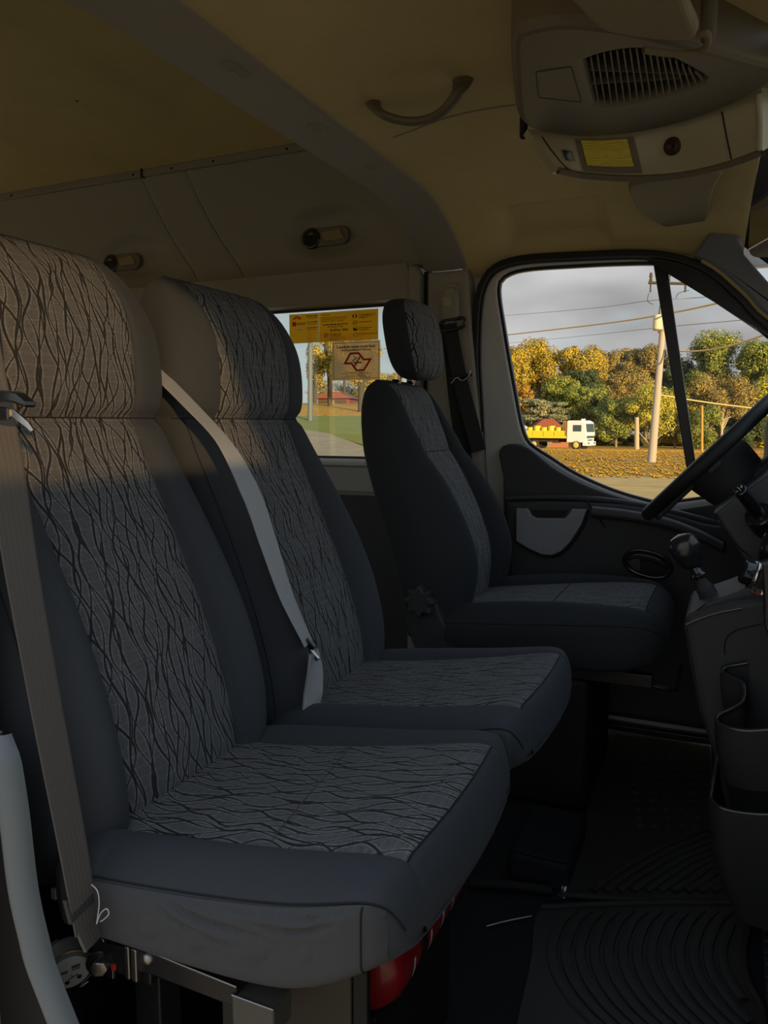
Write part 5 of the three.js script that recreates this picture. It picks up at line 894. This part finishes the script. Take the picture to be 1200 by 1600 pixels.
{ // floor bolt and loose cables
  const p = onY(883, 1388, 0.012), b = thing('floor_bolt', 'bright floor bolt with washer behind the rubber mat', 'bolt', [p[0], 0, p[2]]);
  part('washer', lathe([[0, 0.004], [0.013, 0.004], [0.015, 0]], [p[0], 0.0, p[2]], [0, 1, 0], 24), M.steel, b);
  part('head', lathe([[0, 0.018], [0.008, 0.018], [0.009, 0.004]], [p[0], 0.0, p[2]], [0, 1, 0], 6), M.steel, b);
  const k = thing('floor_cable', 'black corrugated cable on the floor under the middle seat', 'cable', onY(800, 1385, 0));
  part('sleeve', tube([[735, 1380], [780, 1383], [830, 1387], [862, 1392]].map(q => onY(q[0], q[1], 0.012)), 0.010, false, 40, 10), M.rubber, k);
  part('wire', tube([[760, 1448], [790, 1440], [830, 1432]].map(q => onY(q[0], q[1], 0.006)), 0.0025, false, 30, 6), M.steel, k);
  const l = thing('floor_box', 'low black box on the floor between the seats', 'box', onY(865, 1330, 0));
  const a = onY(830, 1390, 0), c = onY(900, 1250, 0);
  part('body', box(0.50, 0.62, 0, 0.06, -0.22, 0.0, 0.01), M.carpetBlue = mat(lin(0.006, 0.008, 0.014), 0.8), l); part('lid', box(0.505, 0.615, 0.06, 0.066, -0.215, -0.005, 0.003), M.carpetBlue, l);
}
{ // step and bar seen behind the outer seat
  const s = thing('step_plate', 'black studded step plate behind the outer seat', 'step', [-0.05, 0.3, 0.6]);
  part('plate', box(-0.35, 0.12, 0.36, 0.40, 0.40, 0.80, 0.005), M.gloss, s);
  const R = rng(4); for (let i = 0; i < 24; i++) part('stud', box(-0.1 + (i % 6) * 0.035, -0.1 + (i % 6) * 0.035 + 0.012, 0.40, 0.4025, 0.56 + Math.floor(i / 6) * 0.05, 0.5625 + Math.floor(i / 6) * 0.05, 0.0005), M.steel, s);
  part('edge_bar', box(0.115, 0.125, 0.345, 0.362, 0.40, 0.82, 0.003), M.paint, s, 'pale metal edge bar');
  part('riser', box(-0.35, 0.115, 0, 0.36, 0.42, 0.78, 0.003), M.black, s);
}
// ───────────────────────────── outside ─────────────────────────────
const G0 = -0.58;
const gy = (x, z) => G0 - 1.55 * smooth(28, 100, -z) + 0.05 * (fbm(x * 0.35 + 40, z * 0.35 + 40, 3) - 0.5) * smooth(20, 28, -z) + 3.4 * smooth(16, 62, Math.hypot(x, z)) * smooth(0.33, 0.44, z < 0 ? -x / -z : 0);
const grassTex = tex(1024, 1024, (x, y) => { const a = fbm(x / 128, y / 128, 5, 8, 8), b = fbm(x / 6 + 7, y / 24, 3, 0, 0), c = hash2(x, y); const d = smooth(0.42, 0.60, a); const dry = [0.46, 0.23, 0.004], gold = [0.48, 0.32, 0.004], soil = [0.38, 0.17, 0.01]; const k = 0.65 + 0.5 * b + 0.2 * (c - 0.5); return [0, 1, 2].map(q => (dry[q] * (1 - d) + (b > 0.52 ? gold[q] : soil[q]) * d) * k); }, { srgb: true, size: 14 });
const asphalt = tex(512, 512, (x, y) => { const v = 0.80 + 0.3 * (fbm(x / 40, y / 40, 4, 13, 13) - 0.5) + 0.18 * (hash2(x, y) - 0.5); return [v, v, v]; }, { size: 5 });
{
  const g = struct('ground', 'dry golden grass and bare soil around the van', 'ground', [0, G0, 0]);
  const P = []; for (let i = 0; i <= 130; i++) { const row = []; for (let j = 0; j <= 110; j++) { const x = -170 + 340 * i / 130, t = j / 110, z = 90 - 90 * t / 0.25 * 1; const zz = t < 0.25 ? 90 - 100 * t / 0.25 : -10 - 210 * Math.pow((t - 0.25) / 0.75, 1.3); row.push([x, gy(x, zz), zz]); } P.push(row); }
  let N = gridNormals(P); const s = N[60][60].y < 0 ? -1 : 1; if (s < 0) N = gridNormals(P, false, -1);
  part('grass_field', patch(P, N, 0, 130, 0, 110, (i, j, p) => [p[0], p[2]], s), mat(0xffffff, 1, { map: grassTex }), g);
  const yd = struct('bounce_yard', 'unseen pale sandy ground added to bounce light up into the van', 'ground', [0, G0, 10]);
  part('surface', box(-30, 40, G0 - 0.2, G0 + 0.01, -6.4, 34, 0), mat(lin(0.52, 0.45, 0.34), 0.95, { map: asphalt }), yd);  // unseen pale surface, added to bounce light onto the ceilings
  const r = struct('road', 'sandy brown road running past the van', 'road', [0, G0, -17]);
  const z0 = onY(960, 744, G0)[2];
  part('surface', box(-120, 120, G0 - 0.2, G0 + 0.012, z0, -6.5, 0), mat(lin(0.62, 0.44, 0.14), 0.9, { map: asphalt }), r);
  const rut = z => box(-120, 120, G0, G0 + 0.016, z - 0.18, z + 0.18, 0); part('wheel_track', rut(z0 + 3.6), mat(lin(0.48, 0.34, 0.11), 0.9, { map: asphalt }), r);
  const pth = struct('path', 'pale driveway curving across the lawn behind the van', 'path', [-20, G0, -40]);
  const q = (u, v) => { for (let d = 8; d < 200; d += 0.25) { const p = atDist(u, v, d); if (p[1] <= gy(p[0], p[2]) + 0.02) return p; } return atDist(u, v, 200); };
  const strip = (a, b, m, par, up) => { const P = []; for (let i = 0; i <= 24; i++) { const t = i / 24, f = c => { const cv = new THREE.CatmullRomCurve3(c.map(([u, v]) => V(q(u, v)))); const p = cv.getPoint(t); return p; }; const A = f(a), B = f(b), row = []; for (let k = 0; k <= 6; k++) { const p = A.clone().lerp(B, k / 6); row.push([p.x, gy(p.x, p.z) + up, p.z]); } P.push(row); } return part('surface', sheet(P, 0.01, (i, j, p) => [p[0], p[2]]), m, par); };
  strip([[470, 672], [505, 676], [535, 686], [575, 700], [640, 718]], [[470, 722], [505, 724], [535, 728], [575, 734], [640, 742]], mat(lin(0.36, 0.30, 0.20), 0.9, { map: asphalt }), pth, 0.03);
  const lw = struct('lawn', 'green lawn beside the driveway', 'lawn', [-40, G0, -70]);
  strip([[455, 650], [500, 650], [540, 650], [600, 650]], [[455, 672], [505, 676.5], [540, 687.5], [620, 712]], mat(lin(0.20, 0.23, 0.03), 1, { map: asphalt }), lw, 0.02);
}
function leafCloud(list, size, seed, colors) {             // list of [cx, cy, cz, rx, ry, rz, count]; small bent leaf sprays
  const R = rng(seed), pos = [], nor = [], col = [], a = new THREE.Vector3(), b = new THREE.Vector3(), n = new THREE.Vector3();
  for (const [cx, cy, cz, rx, ry, rz, cnt] of list) for (let i = 0; i < cnt; i++) {
    const z = 2 * R() - 1, t = 6.283 * R(), r = Math.pow(R(), 0.28), s = Math.sqrt(1 - z * z), d = [s * Math.cos(t), z, s * Math.sin(t)];
    const c = [cx + d[0] * r * rx, cy + d[1] * r * ry, cz + d[2] * r * rz], sz = size * (0.6 + 0.9 * R());
    n.set(d[0] + (R() - 0.5) * 1.3, d[1] + (R() - 0.5) * 1.3 + 0.25, d[2] + (R() - 0.5) * 1.3).normalize();
    a.set(R() - 0.5, R() - 0.5, R() - 0.5).cross(n).normalize(); b.crossVectors(n, a);
    const k = colors[Math.floor(R() * colors.length)], v = 0.75 + 0.5 * R(), P = [[-1, -0.35], [0.1, -0.8], [1, 0.2], [-0.2, 0.7]].map(([x, y], q) => [c[0] + (a.x * x + b.x * y + n.x * (q % 2 ? -0.15 : 0.15)) * sz, c[1] + (a.y * x + b.y * y + n.y * (q % 2 ? -0.15 : 0.15)) * sz, c[2] + (a.z * x + b.z * y + n.z * (q % 2 ? -0.15 : 0.15)) * sz]);
    for (const q of [0, 1, 2, 0, 2, 3]) { pos.push(...P[q]); nor.push(n.x, n.y, n.z); col.push(k[0] * v, k[1] * v, k[2] * v); }
  }
  const g = new THREE.BufferGeometry(); g.setAttribute('position', new THREE.Float32BufferAttribute(pos, 3)); g.setAttribute('normal', new THREE.Float32BufferAttribute(nor, 3)); g.setAttribute('color', new THREE.Float32BufferAttribute(col, 3)); return g;
}
const leafMat = new THREE.MeshStandardMaterial({ vertexColors: true, roughness: 0.9, side: THREE.DoubleSide });
const TONE = {
  gold: [[0.52, 0.36, 0.03], [0.42, 0.31, 0.03], [0.32, 0.25, 0.03], [0.15, 0.16, 0.03]], orange: [[0.46, 0.24, 0.02], [0.38, 0.22, 0.02], [0.2, 0.15, 0.03]],
  olive: [[0.36, 0.27, 0.05], [0.25, 0.20, 0.045], [0.15, 0.14, 0.04], [0.26, 0.18, 0.05]], green: [[0.20, 0.25, 0.035], [0.14, 0.19, 0.035], [0.34, 0.31, 0.04], [0.08, 0.13, 0.03]],
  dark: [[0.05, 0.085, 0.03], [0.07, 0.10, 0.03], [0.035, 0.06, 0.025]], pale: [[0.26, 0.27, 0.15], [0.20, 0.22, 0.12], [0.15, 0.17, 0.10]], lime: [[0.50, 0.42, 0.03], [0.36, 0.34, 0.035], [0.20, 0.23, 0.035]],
};
const bark = mat(lin(0.20, 0.165, 0.11), 0.95, { bumpMap: grain, bumpScale: 0.004 }), barkPale = mat(lin(0.38, 0.32, 0.22), 0.95), barkDark = mat(lin(0.06, 0.05, 0.035), 0.95);
let treeSeed = 100;
// u, v: centre of the crown in the photograph; hw, hh: its half width and height there; d: distance in metres; foot: whether a trunk shows, and in which bark
function tree(label, u, v, hw, hh, d, tone, o = {}) {
  const R = rng(++treeSeed), k = d / F * 1.05, c = atDist(u, v, d), rx = hw * k, ry = hh * k, by = gy(c[0], c[2]), t = thing(o.name || 'tree', label, o.cat || 'tree', [c[0], by, c[2]], { group: o.group || 'trees across the road' });
  const blobs = [], n = (o.blobs || 9) * 3, area = hw * hh * 3.14, total = clamp(area * (o.dense || 0.9) * 5.6, 1800, 24000);
  for (let i = 0; i < n; i++) { const a = 6.283 * R(), r = Math.sqrt(R()) * 0.74, y = (R() * 2 - 1) * 0.70 * Math.sqrt(1 - r * r * 0.6); const s = 0.20 + 0.20 * R(); blobs.push([c[0] + Math.cos(a) * r * rx, c[1] + y * ry, c[2] + Math.sin(a) * r * rx * 0.8, rx * s, ry * s * (o.flat || 1.0), rx * s, Math.ceil(total / n)]); }
  part('foliage', leafCloud(blobs, (o.leaf || 3.2) * 0.31 * k, treeSeed * 7, TONE[tone]), leafMat, t);
  const m = o.bark || bark, tr = Math.max(0.12, rx * 0.06) * (o.thick || 1), top = c[1] - ry * 0.1, g = [];
  const lean = (R() - 0.5) * rx * 0.2;
  g.push(tube([[c[0] + lean, by - 0.1, c[2]], [c[0] + lean * 0.6, by + (top - by) * 0.4, c[2]], [c[0], top, c[2]]], tr, false, 10, 7));
  for (let i = 0; i < (o.stems || 4); i++) { const b = blobs[i % n], y0 = by + (top - by) * (o.low ? 0.02 + 0.1 * R() : 0.35 + 0.3 * R()), x0 = c[0] + lean * 0.5; g.push(tube([[x0, y0, c[2]], [x0 + (b[0] - x0) * 0.55, y0 + (b[1] - y0) * 0.5, c[2] + (b[2] - c[2]) * 0.5], [b[0], b[1], b[2]]], tr * 0.45, false, 8, 6)); }
  part('trunk', g, m, t);
  return t;
}
// behind
tree('tallest golden crowned tree of the wood, above the flat grey tree', 842, 572, 44, 44, 128, 'gold', { blobs: 12 });
tree('golden tree with a domed crown beside the tallest golden tree', 908, 578, 40, 38, 126, 'gold');
tree('olive brown tree rising behind the round green bushes', 965, 578, 42, 36, 135, 'olive');
tree('olive tree just behind the concrete utility pole', 1015, 576, 40, 36, 132, 'olive');
tree('small golden tree at the window edge beside the grey spreading tree', 806, 580, 22, 40, 120, 'gold');
tree('orange leaved tree behind the red roof', 822, 624, 18, 26, 112, 'orange');
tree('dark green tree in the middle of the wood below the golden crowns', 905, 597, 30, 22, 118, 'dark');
tree('rounded green tree behind the white truck cab', 874, 615, 34, 28, 112, 'green');
tree('rust tinged olive tree filling the gap behind the pole', 985, 612, 40, 34, 122, 'olive');
tree('tall green conical tree seen through the quarter light', 1108, 565, 42, 44, 128, 'green', { blobs: 12 });
tree('dark green tree beyond the tall conical tree', 1060, 600, 30, 40, 130, 'dark');
tree('grey green tree at the windscreen end of the quarter light', 1185, 570, 36, 34, 126, 'green');
tree('yellow green tree beside the windscreen pillar', 1190, 632, 42, 40, 112, 'lime');
tree('broad green tree behind the steering wheel', 1225, 660, 40, 44, 104, 'lime');
// in front
tree('flat topped grey green spreading tree with bare limbs behind the truck', 852, 640, 40, 22, 104, 'pale', { flat: 0.55, dense: 0.8, bark: barkPale, blobs: 12 });
tree('mid green tree directly above the truck cab', 918, 632, 38, 30, 106, 'green');
tree('lush dark green tree right of the truck cab', 962, 655, 34, 36, 100, 'green', { blobs: 10 });
tree('yellow green tree with pale multiple stems by the pole', 1022, 638, 46, 38, 98, 'lime', { bark: barkPale, stems: 8, low: true, thick: 0.8, blobs: 11 });
tree('tree with grey forked stems behind the dividing bar', 1056, 662, 34, 32, 100, 'gold', { bark: barkPale, stems: 7, low: true, thick: 0.8 });
tree('sparse olive tree with bare orange branches in the quarter light', 1130, 622, 46, 36, 98, 'olive', { bark: barkPale, stems: 9, thick: 0.7, dense: 0.45 });
tree('soft green tree with hanging foliage under the cable', 1095, 668, 30, 36, 96, 'green', { leaf: 2.4 });
tree('dark undergrowth tree behind the fence post', 1160, 672, 34, 30, 101, 'dark');
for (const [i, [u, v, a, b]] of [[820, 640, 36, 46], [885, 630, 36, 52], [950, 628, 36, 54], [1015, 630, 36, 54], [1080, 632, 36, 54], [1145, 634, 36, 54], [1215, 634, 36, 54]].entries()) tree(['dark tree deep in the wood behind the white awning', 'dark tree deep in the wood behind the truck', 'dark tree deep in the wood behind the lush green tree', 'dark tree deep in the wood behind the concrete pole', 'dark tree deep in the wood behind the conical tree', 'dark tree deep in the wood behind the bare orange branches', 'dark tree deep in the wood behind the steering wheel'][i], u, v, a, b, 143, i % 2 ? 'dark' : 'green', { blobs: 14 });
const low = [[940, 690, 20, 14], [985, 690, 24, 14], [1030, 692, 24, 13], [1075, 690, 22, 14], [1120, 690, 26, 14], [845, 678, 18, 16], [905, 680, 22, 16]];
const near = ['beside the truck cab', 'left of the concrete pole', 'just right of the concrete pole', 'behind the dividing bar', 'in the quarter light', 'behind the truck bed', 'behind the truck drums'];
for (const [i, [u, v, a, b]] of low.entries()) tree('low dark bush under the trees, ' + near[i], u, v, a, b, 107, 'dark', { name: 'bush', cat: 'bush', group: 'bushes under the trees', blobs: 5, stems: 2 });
// through the rear side window
const gum = (label, u, hw, v, hh, d, tone, o) => tree(label, u, v, hw, hh, d, tone, { bark: barkDark, dense: 0.5, leaf: 3.4, group: 'trees behind the rear window', thick: 1.4, ...o });
gum('golden leaved tree behind the no-smoking sticker', 515, 30, 556, 44, 52, 'gold', {});
gum('slim dark stemmed tree at the middle seat edge of the rear window', 492, 16, 570, 40, 60, 'olive', { stems: 2 });
gum('thick trunked tree behind the driver headrest', 566, 34, 560, 46, 46, 'gold', { thick: 1.6, stems: 3 });
gum('tall thin tree standing on the lawn by the house', 538, 18, 560, 40, 66, 'olive', { stems: 2, thick: 1.0 });
gum('hazy olive tree far behind the red house', 535, 60, 610, 22, 150, 'olive', { leaf: 2.6 });
gum('pale yellow tree far beyond the driveway', 590, 50, 606, 28, 140, 'gold', { leaf: 2.6 });
{ // grass tufts
  const R = rng(55), n = 7000, g = leafCloud([[0, 0.05, 0, 0.07, 0.06, 0.07, 9]], 0.05, 9, TONE.gold), im = new THREE.InstancedMesh(g, leafMat, n), m = new THREE.Matrix4(), c = new THREE.Color();
  im.name = numbered('grass_tufts'); im.userData = { label: 'dry golden grass tufts on the field across the road', category: 'grass', kind: 'stuff' };
  for (let i = 0; i < n; i++) { const u = 780 + 440 * R(), d = 22 + 60 * Math.pow(R(), 1.2), p = atDist(u, 700, d), s = 0.35 + 0.4 * R(); m.makeScale(s, s * (0.7 + 0.5 * R()), s); m.setPosition(p[0], gy(p[0], p[2]) - 0.02, p[2]); im.setMatrixAt(i, m); im.setColorAt(i, c.setRGB(0.5 + 0.3 * R(), 0.42 + 0.25 * R(), 0.4)); }
  im.castShadow = im.receiveShadow = true; scene.add(im);
}
{ // truck
  const M2 = { white: mat(lin(0.78, 0.80, 0.82), 0.35, { clearcoat: 0.4 }), yellow: mat(lin(0.80, 0.60, 0.03), 0.5), tyre: mat(lin(0.03, 0.028, 0.025), 0.9), hubc: mat(lin(0.6, 0.48, 0.12), 0.6), win: mat(lin(0.05, 0.08, 0.11), 0.08), red: mat(lin(0.4, 0.05, 0.03), 0.6), rust: mat(lin(0.35, 0.12, 0.04), 0.8) };
  const p = atDist(872, 700, 82), by = gy(p[0], p[2]), t = thing('truck', 'white cab truck with a yellow flatbed full of drums', 'truck', [p[0], by, p[2]]);
  const head = RT.clone().multiplyScalar(0.80).addScaledVector(new THREE.Vector3(-FW.x, 0, -FW.z), 0.60).normalize(), yaw = Math.atan2(-head.z, head.x);
  const add = (name, g, m, par = t, lab) => { const b = baseOf.get(par); baseOf.set(par, [0, 0, 0]); g.rotateY(yaw); const q = part(name, g, m, par, lab); baseOf.set(par, [0, 0, 0]); return q; };
  baseOf.set(t, [0, 0, 0]);
  const L = 7.0, fx = 3.4;
  const cab = add('cab', plate([[fx - 2.0, 0.75], [fx - 0.05, 0.75], [fx + 0.08, 1.6], [fx - 0.10, 2.75], [fx - 0.45, 2.95], [fx - 1.9, 2.95], [fx - 2.0, 2.85]], -1.15, 1.15, 0.06), M2.white, t, 'white truck cab');
  add('bumper', box(fx - 0.3, fx + 0.18, 0.42, 0.85, -1.18, 1.18, 0.05), M2.white, cab);
  add('grille', box(fx + 0.05, fx + 0.10, 1.18, 1.42, -0.95, 0.95, 0.01), M2.win, cab); add('grille', box(fx + 0.02, fx + 0.07, 0.92, 1.05, -0.6, 0.6, 0.01), M2.win, cab);
  add('windscreen', plate([[fx + 0.055, 1.78], [fx + 0.075, 1.78], [fx - 0.06, 2.62], [fx - 0.09, 2.62]], -1.0, 1.0, 0.005), M2.win, cab);
  add('side_window', box(fx - 1.35, fx - 0.45, 1.85, 2.5, 1.13, 1.17, 0.01), M2.win, cab);
  for (const z of [-0.75, 0.75]) add('headlamp', box(fx + 0.12, fx + 0.2, 0.58, 0.78, z - 0.18, z + 0.18, 0.02), M2.win, cab);
  add('roof_beacon', box(fx - 0.9, fx - 0.6, 2.95, 3.12, -0.2, 0.2, 0.03), M2.white, cab);
  const bed = add('flatbed', box(-3.6, fx - 2.1, 1.15, 1.40, -1.2, 1.2, 0.03), M2.yellow, t, 'yellow flatbed');
  for (let i = 0; i < 4; i++) { const a = -3.55 + i * 1.2; add('side_board', box(a, a + 1.12, 1.40, 1.92, 1.14, 1.20, 0.02), M2.yellow, bed); }
  add('headboard', box(fx - 2.2, fx - 2.1, 1.4, 2.9, -1.15, 1.15, 0.03), M2.rust, bed);
  add('chassis', box(-3.5, fx - 0.5, 0.75, 1.1, -0.5, 0.5, 0.03), M2.tyre, t);
  for (const x of [-2.2, fx - 1.0]) for (const z of [-1.0, 1.0]) { const w = add('wheel', lathe([[0, -0.15], [0.42, -0.15], [0.5, -0.1], [0.5, 0.1], [0.42, 0.15], [0, 0.15]], [x, 0.5, z], [0, 0, 1], 24), M2.tyre); add('hub', lathe([[0, 0.19], [0.2, 0.18], [0.3, 0.16], [0.3, 0.1]], [x, 0.5, z], [0, 0, Math.sign(z)], 18), M2.hubc, w); }
  for (const [i, [x, z]] of [[-2.9, 0.5], [-2.1, 0.6], [-1.3, 0.6], [-0.5, 0.6], [0.3, 0.6], [0.7, -0.4]].entries()) {
    const tall = i === 5 ? 1.5 : i % 2 ? 1.0 : 0.85, q = new THREE.Vector3(x, 0, z).applyAxisAngle(new THREE.Vector3(0, 1, 0), yaw), d = thing('drum', ['yellow drum at the tail end of the truck flatbed', 'yellow drum second from the tail of the flatbed', 'yellow drum in the middle of the flatbed row', 'yellow drum fourth from the tail of the flatbed', 'yellow drum of the row next to the cab headboard', 'tallest yellow drum, behind the cab headboard'][i], 'drum', [p[0] + q.x, by + 1.41, p[2] + q.z], { group: 'drums on the truck' });
    baseOf.set(d, [0, 0, 0]); part('shell', lathe([[0, 0], [0.36, 0], [0.38, 0.02], [0.36, 0.05], [0.36, tall * 0.33], [0.38, tall * 0.35], [0.36, tall * 0.37], [0.36, tall * 0.65], [0.38, tall * 0.67], [0.36, tall * 0.69], [0.36, tall - 0.03], [0.38, tall], [0, tall]], [0, 0, 0], [0, 1, 0], 20), M2.yellow, d);
  }
}
{ // utility pole with transformer and cross arm
  const concrete = mat(lin(0.36, 0.33, 0.28), 0.9, { bumpMap: grain, bumpScale: 0.003 }), d = 29, foot = atDist(1018, 722, d), top = atDist(1044, 424, d), p = thing('utility_pole', 'leaning concrete utility pole with a transformer and cross arm', 'utility pole', foot);
  foot[1] = gy(foot[0], foot[2]) - 0.3;
  part('shaft', rod(foot, top, 0.15, 0.075, 20), concrete, p);
  const arm0 = atDist(1012, 462, d - 0.3), arm1 = atDist(1078, 464, d - 0.3); part('cross_arm', rod(arm0, arm1, 0.05, 0.05, 8), barkDark, p);
  for (const u of [1016, 1044, 1070]) { const a = atDist(u, 462, d - 0.3); part('insulator', lathe([[0, 0.35], [0.04, 0.33], [0.06, 0.2], [0.04, 0.15], [0.06, 0.08], [0.03, 0]], a, [0, 1, 0], 12), barkDark, p); part('dropper', rod(a, [a[0], a[1] - 0.32, a[2]], 0.03, 0.03, 6), barkDark, p); }
  const tr = atDist(1027, 524, d - 0.35); const tb = part('transformer', lathe([[0, -0.26], [0.15, -0.26], [0.16, -0.2], [0.16, 0.2], [0.15, 0.26], [0, 0.27]], tr, [0, 1, 0], 20), mat(lin(0.55, 0.52, 0.36), 0.6), p, 'pale can transformer');
  part('bushing', rod([tr[0] + 0.03, tr[1] + 0.26, tr[2]], [tr[0] + 0.05, tr[1] + 0.58, tr[2]], 0.025, 0.015, 8), barkDark, tb);
  part('bracket', rod(atDist(1030, 513, d), atDist(1030, 540, d), 0.06, 0.06, 8), mat(lin(0.30, 0.14, 0.05), 0.8), p);
  part('jumper_wire', [tube([atDist(1013, 478, d), atDist(1011, 490, d), atDist(1020, 496, d)], 0.012, false, 14, 5), tube([atDist(1062, 446, d), atDist(1071, 452, d), atDist(1071, 474, d)], 0.012, false, 14, 5), tube([atDist(1055, 486, d), atDist(1060, 478, d), atDist(1076, 474, d)], 0.012, false, 14, 5)], barkDark, p);
}
{ // cables
  const w = mat(lin(0.70, 0.52, 0.22), 0.8), thin = mat(lin(0.20, 0.20, 0.17), 0.8);
  const cab = (label, pts, r, m) => { const q = pts.map(([u, v, d]) => atDist(u, v, d)), t = thing('power_line', label, 'power line', q[0], { group: 'cables along the road' }); part('strand', tube(q, r, false, 60, 6), m, t); };
  cab('thick golden cable passing below the cross arm', [[600, 545, 60], [795, 523, 45], [940, 506, 34], [1032, 492, 29], [1132, 471, 25], [1260, 435, 21]], 0.030, w);
  cab('sagging golden cable in front of the tall conical tree', [[1036, 546, 29], [1080, 549, 28], [1130, 543, 27], [1180, 528, 26], [1260, 500, 24]], 0.028, w);
  cab('straight golden cable low across the quarter light', [[1025, 616, 29], [1100, 628, 29], [1180, 638, 29], [1260, 645, 29]], 0.026, w);
  cab('faint grey wire above the thick golden cable', [[700, 500, 60], [900, 484, 40], [1014, 470, 29], [1078, 466, 28], [1130, 460, 26], [1260, 430, 22]], 0.010, thin);
  cab('faint grey wire across the sky under the thick golden cable', [[700, 545, 70], [880, 528, 50], [1030, 512, 30], [1160, 500, 26], [1260, 488, 24]], 0.010, thin);
}
{ // small posts
  const post = (label, u, v0, v1, d, r, m) => { const a = atDist(u, v1, d), b = atDist(u, v0, d); const t = thing('post', label, 'post', [a[0], gy(a[0], a[2]), a[2]]); part('shaft', rod([a[0], gy(a[0], a[2]) - 0.1, a[2]], b, r, r * 0.85, 10), m, t); part('cap', lathe([[0, 0.02], [r * 0.9, 0.01], [r, 0]], b, [0, 1, 0], 10), m, t); };
  post('orange wooden post in the quarter light below the low cable', 1097, 634, 702, 60, 0.10, mat(lin(0.42, 0.23, 0.05), 0.9));
  post('grey wooden pole before the trees left of the concrete pole', 995, 652, 700, 90, 0.28, barkPale);
  post('dark street pole at the edge of the rear window sticker', 485, 520, 690, 40, 0.14, mat(lin(0.10, 0.12, 0.13), 0.6));
}
{ // tent and houses
  const canvas = mat(lin(0.62, 0.64, 0.66), 0.8), a = atDist(818, 700, 88), by = gy(a[0], a[2]), t = thing('tent', 'white awning at the window edge beside the truck', 'tent', [a[0], by, a[2]]);
  baseOf.set(t, [0, 0, 0]); const g = plate([[-3.5, 1.2], [2.2, 1.2], [1.8, 1.5], [-1.2, 3.0], [-3.5, 2.0]], -1.5, 1.5, 0.05); part('canopy', g, canvas, t); for (const x of [-3.3, 1.9]) part('pole', rod([x, 0, 1.2], [x, 1.4, 1.2], 0.06), canvas, t);
  part('red_crate', box(0.4, 1.4, 0, 0.7, -0.4, 0.4, 0.05), mat(lin(0.45, 0.05, 0.04), 0.7), t, 'red crate under the awning');
  const roof = mat(lin(0.20, 0.06, 0.035), 0.9, { bumpMap: grain, bumpScale: 0.01 });
  const house = (label, u, v, d, w, h, rh, wallM) => { const p = atDist(u, v, d), y = gy(p[0], p[2]), k = thing('house', label, 'house', [p[0], y, p[2]]); baseOf.set(k, [0, 0, 0]); const yaw = PSI * 0.7, tr = g => { g.rotateY(yaw); return g; };
    const wl = part('wall', tr(box(-w / 2, w / 2, 0, h, -2.5, 2.5, 0.02)), wallM, k); part('roof', tr(plate([[-w / 2 - 0.4, h], [w / 2 + 0.4, h], [w * 0.12, h + rh], [-w * 0.12, h + rh]], -3, 3, 0.03)), roof, k, 'terracotta tiled roof');
    for (const x of [-w * 0.28, w * 0.22]) { const f = part('window', tr(box(x - 0.5, x + 0.5, h * 0.35, h * 0.8, 2.48, 2.56, 0.02)), barkDark, wl); } part('door', tr(box(-0.35, 0.35, 0, h * 0.75, 2.48, 2.55, 0.02)), bark, wl); };
  house('low house with a red roof behind the truck bed', 853, 700, 99, 5.0, 1.6, 1.9, mat(lin(0.30, 0.12, 0.06), 0.9));
  house('low red walled house across the lawn seen through the rear window', 530, 644, 66, 2.6, 0.62, 0.55, mat(lin(0.20, 0.06, 0.045), 0.9));
}
{ // an unseen tall van added ahead to keep the low sun off the driver's side
  const sx = Math.cos(SUN_AZ), sz = Math.sin(SUN_AZ), c = [sx * 7.4 + 0.656 * 0.905, G0, sz * 7.4 - 0.755 * 0.905], v = thing('sun_blocker_van', 'unseen tall white van added to block the low sun from the driver side', 'van', c);
  baseOf.set(v, [0, 0, 0]); const put = (n, g, m, l) => { g.rotateY(-SUN_AZ); return part(n, g, m, v, l); }, dark = mat(lin(0.03, 0.035, 0.04), 0.1), tyre = mat(lin(0.02, 0.02, 0.02), 0.9);
  put('body', plate([[-2.4, 0.35], [2.3, 0.35], [2.4, 0.9], [2.2, 1.15], [1.55, 1.3], [0.95, 2.15], [0.5, 2.92], [-2.3, 2.96], [-2.4, 2.7]], -1.0, 1.0, 0.06), M.paint, 'white body of the added van');
  for (const z of [-1.005, 1.005]) put('side_window', box(-2.0, 0.6, 1.35, 2.0, z - 0.01, z + 0.01, 0.005), dark);
  put('rear_window', box(-2.42, -2.39, 1.35, 2.1, -0.8, 0.8, 0.01), dark);
  for (const x of [-1.5, 1.5]) for (const z of [-0.95, 0.95]) put('wheel', lathe([[0, -0.11], [0.3, -0.11], [0.35, -0.07], [0.35, 0.07], [0.3, 0.11], [0, 0.11]], [x, 0.35, z], [0, 0, 1], 24), tyre);
}
scene.traverse(o => { if (o.isMesh) { o.castShadow = true; o.receiveShadow = true; } });
renderer.render(scene, camera);
